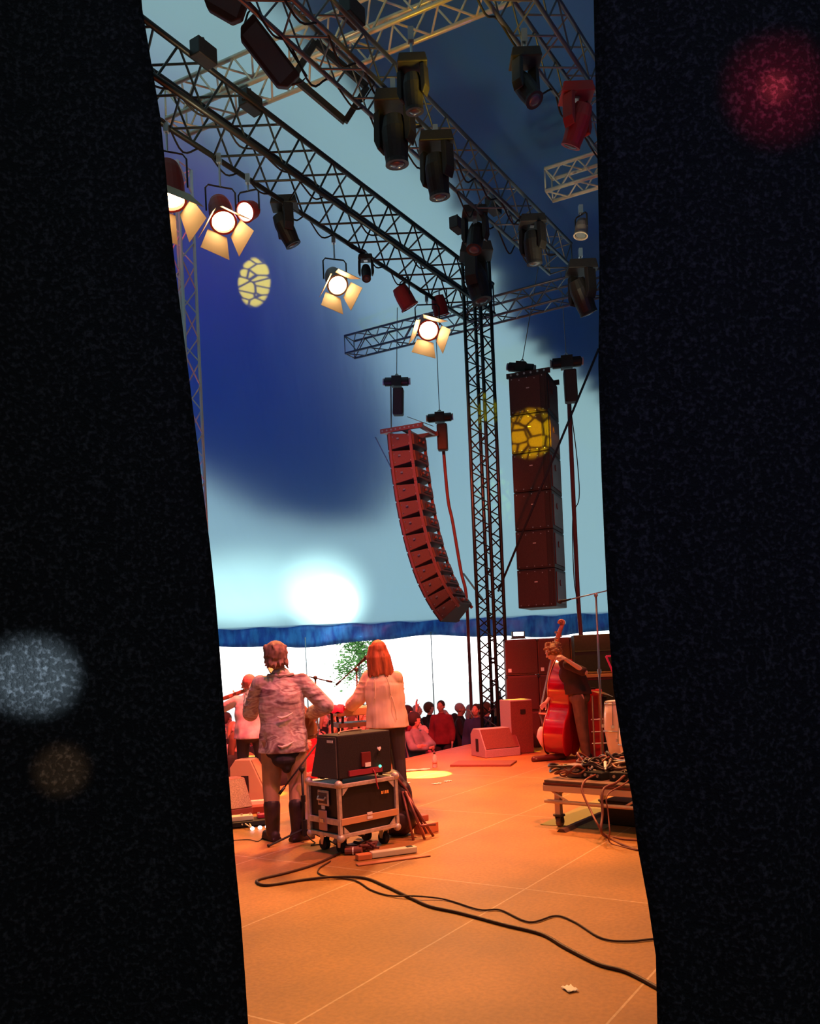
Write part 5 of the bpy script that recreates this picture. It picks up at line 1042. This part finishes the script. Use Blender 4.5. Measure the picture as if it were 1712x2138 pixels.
b.f = [(i*9+k, i*9+k+1, (i+1)*9+k+1, (i+1)*9+k) for i in range(nn) for k in range(8)]
t2 = thing('keyboard', 'small keyboard covered by a bright red cloth, left of the singer', 'keyboard', Matrix.Translation((c.x, 9.6, 0)))
z3 = P(692, 1480, 9.6).z
x_ = MB(); x_.box((0, 0, z3-.02), (.25, .16, .06)); x_.build('case', rubber, t2)
x_ = MB(); x_.tube((0, 0, 0), (0, 0, z3-.05), .015, 8); x_.build('stand_pole', black_metal, t2)
o = b.build('red_cloth', mat('bright_red_cloth', (.8, .02, .08), .8), smooth=True); o.location = (c.x, 9.6, z3+.005); md = o.modifiers.new('t', 'SOLIDIFY'); md.thickness = .006; tag(o, 'bright red cloth draped over the small keyboard', 'cloth')
# ------------------------------------------------------------------ microphone stands
def micstand(base, z_top, boom_a, boom_b, label, mic=True, tripod=.32, r=.011, rot=0, m=None, mic_m=None, sub=None, legz=.12):
    m = m or black_metal; base = V3(base); t = thing('microphone_stand', label, 'microphone stand', Matrix.Translation(base))
    b = MB(); b.tube((0, 0, .05), (0, 0, z_top-base.z), r, 10); b.build('pole', m, t, smooth=True)
    b = MB(); b.tube((0, 0, .06), (0, 0, .2), r*2.4, 10); b.build('leg_hub', m, t); b = MB(); b.tube((0, 0, (z_top-base.z)*.55), (0, 0, (z_top-base.z)*.55+.06), r*1.8, 10); b.build('collar', m, t)
    for k in range(3):
        a = rot+k*2.094; b = MB(); b.tube((0, 0, legz), (tripod*math.cos(a), tripod*math.sin(a), .012), .010, 8); b.sph((tripod*math.cos(a), tripod*math.sin(a), .016), .016, 8, 6); b.build('leg', m, t)
    if boom_a is not None:
        A_, B_ = V3(boom_a)-base, V3(boom_b)-base; b = MB(); b.tube(A_, B_, .008, 8); b.tube(A_, A_+(B_-A_).normalized()*.08, .014, 8); b.build('boom_arm', m, t, smooth=True)
        b = MB(); b.sph((0, 0, z_top-base.z), .028, 10, 8); b.build('boom_clutch', m, t)
        if mic:
            d_ = (B_-A_).normalized(); b = MB(); b.tube(B_, B_+d_*.13, .012, 10, .018); b.sph(B_+d_*.15, .028, 10, 8); b.build('microphone', mic_m or rubber, t, smooth=True)
    return t
bs = G(637, 1758); zj = P(632, 1606, bs.y).z
micstand(bs, zj, P(583, 1658, bs.y-.05), P(668, 1545, bs.y+.15), 'black microphone stand with slanting boom beside the man in the patterned shirt', mic=False, r=.012, rot=R(208), tripod=.34)
b = MB(); b.path(spline([(0, .02, .1), (.06, -.05, .03), (.1, -.1, .01), (.08, -.2, .01), (.18, -.16, .01)]), .006, 6); o = b.build('thin_cable', rubber, smooth=True); o.location = bs; tag(o, 'thin cable curling at the foot of the black microphone stand', 'cable')
d_ = 9.2; q = P(665, 1560, d_); micstand((q.x, d_, 0), P(663, 1493, d_).z, None, None, 'short dark stand pole between the patterned shirt and the amplifier', mic=False)
d_ = 9.9; q = P(745, 1500, d_); micstand((q.x, d_+.3, 0), P(742, 1398, d_+.3).z, P(702, 1430, d_+.2), P(747, 1389, d_), "microphone stand holding the singer's black microphone")
d_ = 10.8; q = P(662, 1500, d_); micstand((q.x, d_, 0), P(662, 1415, d_).z, P(694, 1424, d_), P(632, 1410, d_), 'grey boom stand silhouetted against the sky between man and singer', mic=False)
bs = G(1260, 1606); zj = P(1247, 1243, bs.y).z
micstand(bs, zj, P(1290, 1228, bs.y), P(1192, 1251, bs.y), 'tall overhead microphone stand beside the right drape', r=.014, rot=R(30), tripod=.4, m=mat('steel_blue_pole', (.2, .2, .24), .3, .7))
# ------------------------------------------------------------------ percussion at the right
def conga(c, h_, r_, label, tilt=0):
    t = thing('conga_drum', label, 'drum', Matrix.Translation(c) @ Matrix.Rotation(tilt, 4, 'Y'), 'pale conga drums by the right drape'); wm = mat('cream_conga_shell', (.8, .6, .45), .35, coat=.4)
    b = MB(); b.lathe([(r_*.62, 0), (r_*.82, h_*.25), (r_*1.05, h_*.55), (r_*1.0, h_*.8), (r_*.85, h_)], 26); b.build('shell', wm, t, smooth=True)
    b = MB(); b.lathe([(r_*.86, h_), (r_*.9, h_+.01), (r_*.5, h_+.018), (.002, h_+.018)], 24); b.build('head', white_lab, t, smooth=True)
    for z, rr_ in ((h_*.97, .89), (h_*.52, 1.07), (h_*.08, .7)):
        b = MB(); b.path([(r_*rr_*math.cos(a), r_*rr_*math.sin(a), z) for a in [i*2*math.pi/24 for i in range(25)]], .010, 6); b.build('hoop', steel, t, smooth=True)
    for k in range(5):
        a = k*1.2566+.4; b = MB(); b.tube((r_*.92*math.cos(a), r_*.92*math.sin(a), h_), (r_*1.1*math.cos(a), r_*1.1*math.sin(a), h_*.62), .006, 6); b.box((r_*1.1*math.cos(a), r_*1.1*math.sin(a), h_*.60), (.035, .035, .04)); b.build('tuning_lug', steel, t)
    return t
q = P(1290, 1560, 11.4); conga(V3((q.x, 11.4, .12)), .80, .16, 'cream conga drum half hidden by the right drape')
q = P(1303, 1560, 10.6); conga(V3((q.x+.12, 10.7, .08)), .66, .15, 'second pale conga drum nearer, mostly behind the right drape')
for k in range(2):
    q = P((1290, 1303)[k], 1560, (11.4, 10.6)[k]); b = MB(); x = q.x+(0, .12)[k]; y = (11.4, 10.7)[k]; z = (.12, .08)[k]
    for i in range(3): a = i*2.094+.5; b.tube((.12*math.cos(a), .12*math.sin(a), z), (.24*math.cos(a), .24*math.sin(a), .01), .012, 8)
    b.path([(.12*math.cos(a), .12*math.sin(a), z-.012) for a in [i*.5236 for i in range(13)]], .01, 6); o = b.build('drum_stand', steel); o.location = (x, y, 0); tag(o, 'metal three-legged stand under the %s conga drum' % ('farther', 'nearer')[k], 'drum stand')
t = thing('percussion_stand', 'rack of metal percussion arms behind the congas', 'percussion stand', Matrix.Translation((P(1262, 1560, 12.6).x, 12.6, 0)))
for z in (.25, .42, .6): b = MB(); b.tube((-.18, 0, z), (.25, -.05, z), .012, 8); b.build('cross_bar', steel, t)
for x in (-.15, .2): b = MB(); b.tube((x, 0, 0), (x, -.02, .95), .014, 8); b.build('upright', steel, t)
b = MB(); b.lathe([(.002, .03), (.05, .025), (.16, .0), (.162, -.003), (.002, .02)], 24, Matrix.Translation((.0, 0, .97)) @ Matrix.Rotation(.3, 4, 'Y')); b.build('cymbal', mat('cymbal_brass', (.7, .45, .2), .3, .8), t, smooth=True)
q = G(1240, 1557); b = MB(); b.sph((0, 0, .05), (.16, .08, .05)); b.sph((.15, .02, .06), (.08, .07, .06)); b.sph((-.14, .02, .045), (.07, .06, .045)); o = add_mesh('towel_heap', bake(b, 'towel_heap', .012, 2), mat('yellow_white_towel', (.85, .7, .3), .9, noise_amt=.3, noise_scale=16, bump=.6), None); o.location = q; tag(o, 'pale yellow crumpled towel on the floor behind the bassist', 'towel')
t = thing('pedal_bag', 'long dark red bag lying on the floor before the double bass', 'bag', frame(G(1150, 1588), (.95, .25, 0)))
b = MB(); b.path(spline([(-.30, 0, .035), (-.15, 0, .045), (.05, 0, .05), (.25, 0, .045)]), [.03]+[.045]*23+[.03], 10); b.build('bag_body', mat('dark_red_leather', (.1, .025, .02), .35), t, smooth=True); b = MB(); b.box((-.25, -.035, .05), (.03, .02, .02)); b.build('buckle', steel, t)
# ------------------------------------------------------------------ rolling riser with cables
RA = V3((1.19, 7.98, 0)); rx = V3((.765, -.643, 0)); RMx = frame(RA, rx); rw, rdp, rz1 = 2.1, .95, .43
t = thing('rolling_riser', 'low rolling stage riser with pale tube frame at the right', 'riser', RMx)
pk = mat('pinkish_alloy', (.75, .5, .36), .4, .3)
b = MB(); b.box((rw/2, rdp/2, rz1-.012), (rw, rdp, .024)); b.build('deck', mat('brown_deck', (.22, .12, .08), .7, noise_amt=.3, noise_scale=12), t, bevel=.003)
b = MB(); b.box((rw/2, 0, rz1-.035), (rw, .03, .02)); b.build('dark_edge', mat('dark_red_edge', (.14, .03, .02), .5), t)
b = MB(); b.box((rw/2, 0.0, rz1-.075), (rw, .035, .055)); b.box((0.0, rdp/2, rz1-.075), (.035, rdp, .055)); b.box((rw/2, rdp, rz1-.075), (rw, .035, .055)); b.box((rw, rdp/2, rz1-.075), (.035, rdp, .055)); b.build('frame_rail', pk, t, bevel=.003)
for y in (0, rdp):
    b = MB(); b.tube((.0, y, .235), (rw, y, .235), .018, 10); b.build('lower_tube', pk, t, smooth=True)
    for x0, x1 in ((.08, .25), (.95, .8), (1.15, 1.32), (1.9, 1.75)): b = MB(); b.tube((x0, y, rz1-.1), (x1, y, .24), .011, 8); b.build('strut', pk, t, smooth=True)
b = MB(); b.tube((.12, 0, .3), (.12, rdp, .38), .014, 8); b.build('strut', pk, t)
for x in (.12, rw-.12):
    for y in (.04, rdp-.04):
        b = MB(); b.box((x, y, .24), (.055, .055, .26)); l_ = b.build('leg', pk, t, bevel=.004)
        b = MB(); b.tube((x, y, .10), (x, y, .115), .055, 14); b.prism([(y-.03, .1), (y+.03, .1), (y+.04, .035), (y, .035)], 0, x-.03, x-.022); b.prism([(y-.03, .1), (y+.03, .1), (y+.04, .035), (y, .035)], 0, x+.022, x+.03); b.build('castor_fork', mat('dark_castor', (.05, .03, .03), .5), l_)
        b = MB(); b.tube((x-.02, y+.015, .045), (x+.02, y+.015, .045), .045, 16); b.build('castor_wheel', mat('brown_wheel', (.25, .1, .06), .5), l_)
# heap of cables and connector boxes on the riser
heap_m = [mat('heap_dark_cable', (.04, .018, .015), .35), mat('heap_red_cable', (.22, .05, .03), .4), mat('heap_tan_cable', (.5, .3, .2), .45)]
rr = random.Random(21)
NCO = 30; xs_ = sorted(rr.uniform(.12, 1.5) for _ in range(NCO))
for k in range(NCO):
    cx3, cy3 = xs_[k], rr.uniform(.2, .75); pts = []; rad = rr.uniform(.07, .19); hz_ = .17*math.exp(-((cy3-.45)/.3)**2); z = rz1+.014+rr.uniform(0, hz_)
    for i in range(16): a = i*.9; pts.append((cx3+rad*math.cos(a)*rr.uniform(.75, 1.3), cy3+rad*.7*math.sin(a)*rr.uniform(.75, 1.3), max(rz1+.016, z+rr.uniform(-.05, .06))))
    b = MB(); b.path(spline([RMx @ V3(p) for p in pts], 5), rr.uniform(.008, .014), 6)
    cc = RMx @ V3((cx3, cy3, rz1)); cn = ('dark', 'dark', 'red', 'dark', 'red', 'tan', 'dark')[k % 7]
    local_mesh('cable_coil', b, heap_m[(0, 0, 1, 0, 1, 2, 0)[k % 7]], cc, '%s cable coil in the heap on the riser, %s coil from its left end' % (cn, (ORD+['twenty-sixth', 'twenty-seventh', 'twenty-eighth', 'twenty-ninth', 'thirtieth'])[k+1]), 'cable', 'cable coils heaped on the riser', smooth=True)
for k, (x, y, z, s, m, lab) in enumerate(((.20, .28, 0, (.16, .14, .12), mat('mauve_box', (.25, .16, .17), .5), 'mauve stage box at the left end of the cable heap'), (.42, .22, 0, (.24, .12, .07), rubber, 'black stage box at the front of the cable heap, left one'), (.72, .2, 0, (.26, .12, .08), rubber, 'black stage box at the front of the cable heap, right one'), (1.0, .45, 0, (.2, .2, .16), mat('wine_box', (.12, .01, .03), .3), 'wine-red glossy box at the right of the cable heap'))):
    b = MB(); b.box((0, 0, s[2]/2), s); t = thing('stage_box', lab, 'stage box', RMx @ Matrix.Translation((x, y, rz1+.002)) @ Matrix.Rotation(rr.uniform(-.3, .3), 4, 'Z'), 'stage boxes on the riser'); b.build('case', m, t, bevel=.008)
    b = MB()
    for i in range(3): b.tube((-s[0]*.3+i*s[0]*.3, -s[1]/2-.012, s[2]*.55), (-s[0]*.3+i*s[0]*.3, -s[1]/2, s[2]*.55), .014, 10)
    b.build('connector', steel, t)
for k in range(9):
    x, y = (.35, .5, .62, .75, .85, .95, .3, .55, 1.1)[k], (.3, .25, .35, .3, .4, .28, .5, .5, .35)[k]; p = RMx @ V3((x, y, rz1+.10+.03*(k % 3))); b = MB(); b.tube((-.05, 0, 0), (.05, 0, 0), .013, 8); b.tube((-.05, 0, 0), (-.08, 0, 0), .008, 8)
    o = b.build('cable_plug', white_lab if k % 2 else steel); o.location = p; o.rotation_euler = (0, rr.uniform(-.5, .5), rr.uniform(0, 3)); tag(o, '%s cable plug, %s along the riser heap' % ('white' if k % 2 else 'steel', ORD[k+1]), 'plug', 'plugs in the cable heap')
# cables hanging off the riser to the floor
def fcable(name, pts, r, m, label): 
    b = MB(); b.path(spline(pts, 8), r, 8); return local_mesh(name, b, m, pts[0], label, 'cable', smooth=True)
def rz(px, py, d): return P(px, py, d)
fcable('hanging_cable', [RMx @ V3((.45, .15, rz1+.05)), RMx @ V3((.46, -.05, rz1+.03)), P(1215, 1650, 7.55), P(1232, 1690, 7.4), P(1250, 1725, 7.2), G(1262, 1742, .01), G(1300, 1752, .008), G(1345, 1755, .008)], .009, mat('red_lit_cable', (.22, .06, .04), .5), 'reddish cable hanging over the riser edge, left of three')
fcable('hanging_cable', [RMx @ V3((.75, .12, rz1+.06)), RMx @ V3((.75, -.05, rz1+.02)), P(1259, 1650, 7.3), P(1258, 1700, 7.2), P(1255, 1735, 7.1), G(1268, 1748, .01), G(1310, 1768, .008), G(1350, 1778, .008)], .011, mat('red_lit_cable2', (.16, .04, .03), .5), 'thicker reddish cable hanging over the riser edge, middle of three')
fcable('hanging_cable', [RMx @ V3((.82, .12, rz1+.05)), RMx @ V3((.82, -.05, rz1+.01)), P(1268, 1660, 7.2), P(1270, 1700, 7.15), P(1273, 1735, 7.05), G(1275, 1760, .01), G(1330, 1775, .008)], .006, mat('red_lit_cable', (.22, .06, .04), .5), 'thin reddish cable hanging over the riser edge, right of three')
# under the riser: dark case and ramp strip
t = plain_box('cable_case', G(1325, 1742)+V3((.35, .35, 0)), (.765, -.643, 0), (1.0, .45, .22), lamp_black, 'low black case under the right part of the riser', 'case', (('lid_edge', (0, -.228, .16), (.98, .008, .012), black_metal),))
b = MB(); a_, b_ = G(1172, 1738), G(1325, 1672); d_ = (b_-a_); b.prism([(-.045, 0), (.045, 0), (.02, .03), (-.02, .03)], 0, 0, d_.length, frame(a_, d_)); local_mesh('cable_ramp', b, mat('dark_brown_ramp', (.1, .04, .03), .6), a_, 'dark low cable ramp running under the riser', 'cable ramp')
b = MB(); b.box((0, 0, .003), (1.5, .62, .006)); o = b.build('floor_shade_sheet', mat('olive_shade', (.30, .28, .10), .8)); o.matrix_basis = frame(G(1235, 1700)+V3((.1, .05, 0)), ED); tag(o, 'olive sheet for the greenish shade on the deck under the riser', 'shade sheet')  # olive colour paints the greenish shade of the floor seen here
# ------------------------------------------------------------------ small things on the floor
blk_c = mat('brown_black_cable', (.05, .02, .012), .55)
fcable('floor_cable', [G(722, 1775, .012), G(662, 1803, .010), G(600, 1822, .01), G(545, 1835, .01), G(537, 1842, .01), G(560, 1848, .01), G(640, 1836, .01), G(700, 1831, .018), G(760, 1833, .01), G(805, 1850, .01), G(862, 1877, .01), G(900, 1893, .01), G(960, 1906, .01), G(1050, 1930, .01), G(1130, 1950, .01), G(1180, 1978, .01), G(1250, 2013, .01), G(1310, 2030, .01), G(1390, 2072, .01), G(1500, 2130, .01)], .0105, blk_c, 'thick dark cable looping across the stage floor to the right drape')
fcable('floor_cable', [G(690, 1798, .008), G(665, 1815, .008), G(675, 1828, .008), G(740, 1838, .008), G(775, 1858, .008), G(815, 1870, .008), G(870, 1871, .022), G(930, 1878, .008), G(1000, 1899, .008), G(1045, 1900, .008), G(1105, 1925, .008), G(1160, 1912, .008), G(1200, 1925, .008), G(1255, 1958, .008), G(1310, 1965, .008), G(1390, 1957, .008), G(1500, 1945, .008)], .006, blk_c, 'thinner brown cable wandering across the stage floor above the thick one')
def paper(px, py, w_, h_, rot, label, m=white_lab):
    c = G(px, py); b = MB(); n_ = 5
    for i in range(n_+1):
        for k in range(n_+1): b.v.append(V3((-w_/2+w_*i/n_, -h_/2+h_*k/n_, .004+.008*math.sin(i*1.4+k*.9+px)**2)))
    b.f = [(i*6+k, i*6+k+1, (i+1)*6+k+1, (i+1)*6+k) for i in range(n_) for k in range(n_)]
    o = b.build('paper_scrap', m, smooth=True); o.location = c; o.rotation_euler.z = R(rot); md = o.modifiers.new('t', 'SOLIDIFY'); md.thickness = .001; tag(o, label, 'paper', 'papers on the stage floor'); return o
paper(1190, 2067, .055, .075, 20, 'small white paper scrap in the right foreground of the floor')
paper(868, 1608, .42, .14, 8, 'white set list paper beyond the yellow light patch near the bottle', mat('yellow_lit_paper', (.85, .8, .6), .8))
paper(845, 1636, .14, .06, 10, 'small white paper just left below the yellow light patch'); paper(912, 1637, .13, .05, 25, 'pale paper scrap below the yellow light patch'); paper(935, 1632, .10, .05, 20, 'pale paper scrap right below the yellow light patch')
paper(1018, 1599, .14, .05, 10, 'pale paper scrap near the wedge in front of the tower'); paper(820, 1706, .1, .04, 30, 'pale tape scrap right of the backpack')
t = thing('water_bottle', 'small clear water bottle standing near the stage edge', 'bottle', Matrix.Translation(G(908, 1602)))
b = MB(); b.lathe([(.034, 0), (.036, .01), (.036, .13), (.03, .16), (.014, .185), (.014, .2)], 18); b.build('bottle_body', mat('clear_plastic', (.9, .85, .82), .15, trans=.6), t, smooth=True)
b = MB(); b.lathe([(.0365, .05), (.0365, .10)], 18); b.build('label', mat('bottle_label', (.6, .3, .25), .5), t, smooth=True); b = MB(); b.lathe([(.016, .195), (.016, .215)], 12); b.build('cap', rubber, t)
# pedals and leads at far left
t = thing('pedal_board', 'dark pedal board beside the left boot of the man in the patterned shirt', 'pedal board', frame(G(528, 1722), (.95, .3, 0)))
b = MB(); b.box((0, 0, .035), (.45, .26, .05)); b.build('board', rubber, t, bevel=.01); b = MB(); b.box((-.12, -.02, .085), (.24, .12, .05)); b.build('cream_pedal', cr_m, t, bevel=.006); b = MB(); b.box((.12, .02, .08), (.14, .1, .04)); b.build('red_pedal', mat('red_pedal', (.5, .02, .06), .4), t, bevel=.006)
for k in range(3): b = MB(); b.tube((-.11+k*.085, -.02, .11), (-.11+k*.085, -.02, .125), .012, 8); b.build('switch', steel, t)
for k in range(3):
    c = G((527, 543, 558)[k], (1734, 1732, 1730)[k]); b = MB(); b.sph((0, 0, .02), (.022, .02, .018), 10, 8); o = b.build('footlight', emis('white_led', (1, .9, 1), 4), smooth=True); o.location = c; tag(o, 'small glowing white light by the pedal board, %s of three' % ('left', 'middle', 'right')[k], 'light', 'glowing lights by the pedal board')
c = G(625, 1727); b = MB(); b.box((0, 0, .012), (.13, .05, .018)); o = b.build('led_strip', emis('violet_led', (.5, .3, 1), 3.5), bevel=.004); o.location = c; tag(o, 'small violet glowing light behind the microphone stand foot', 'light')
clutter('power_block', 535, 1680, (.22, .09, .05), 10, cr_m, 'cream power block behind the pedal board', 'power strip'); clutter('red_case', 545, 1695, (.36, .16, .07), 12, mat('dark_red_case', (.25, .04, .03), .5), 'dark red flat case behind the pedal board', 'case')
rr = random.Random(31)
for k in range(4):
    pts = [G(495+rr.uniform(-12, 30), 1700+rr.uniform(-20, 25), .012+.03*rr.random()) for _ in range(7)]; fcable('white_lead', pts, .007, cr_m, 'cream tangled lead beside the left drape, %s of four' % ('first', 'second', 'third', 'fourth')[k])['group'] = 'tangled cream leads'
fcable('floor_cable', [G(552, 1742, .006), G(540, 1756, .006), G(520, 1753, .006), G(495, 1754, .006), G(470, 1756, .006)], .004, blk_c, 'thin lead on the floor left of the boots')
c = P(690, 1660, 8.6); plain_box('small_amplifier', (c.x-.16, 8.7, 0), (.9, .3, 0), (.3, .22, .42), mat('pale_pink_box', (.55, .35, .3), .6), 'pale box with dark knobs behind the flight case at left', 'amplifier', (('knob_panel', (0, -.115, .3), (.2, .012, .05), rubber), ('speaker_face', (0, -.115, .13), (.22, .01, .18), grey_side)))
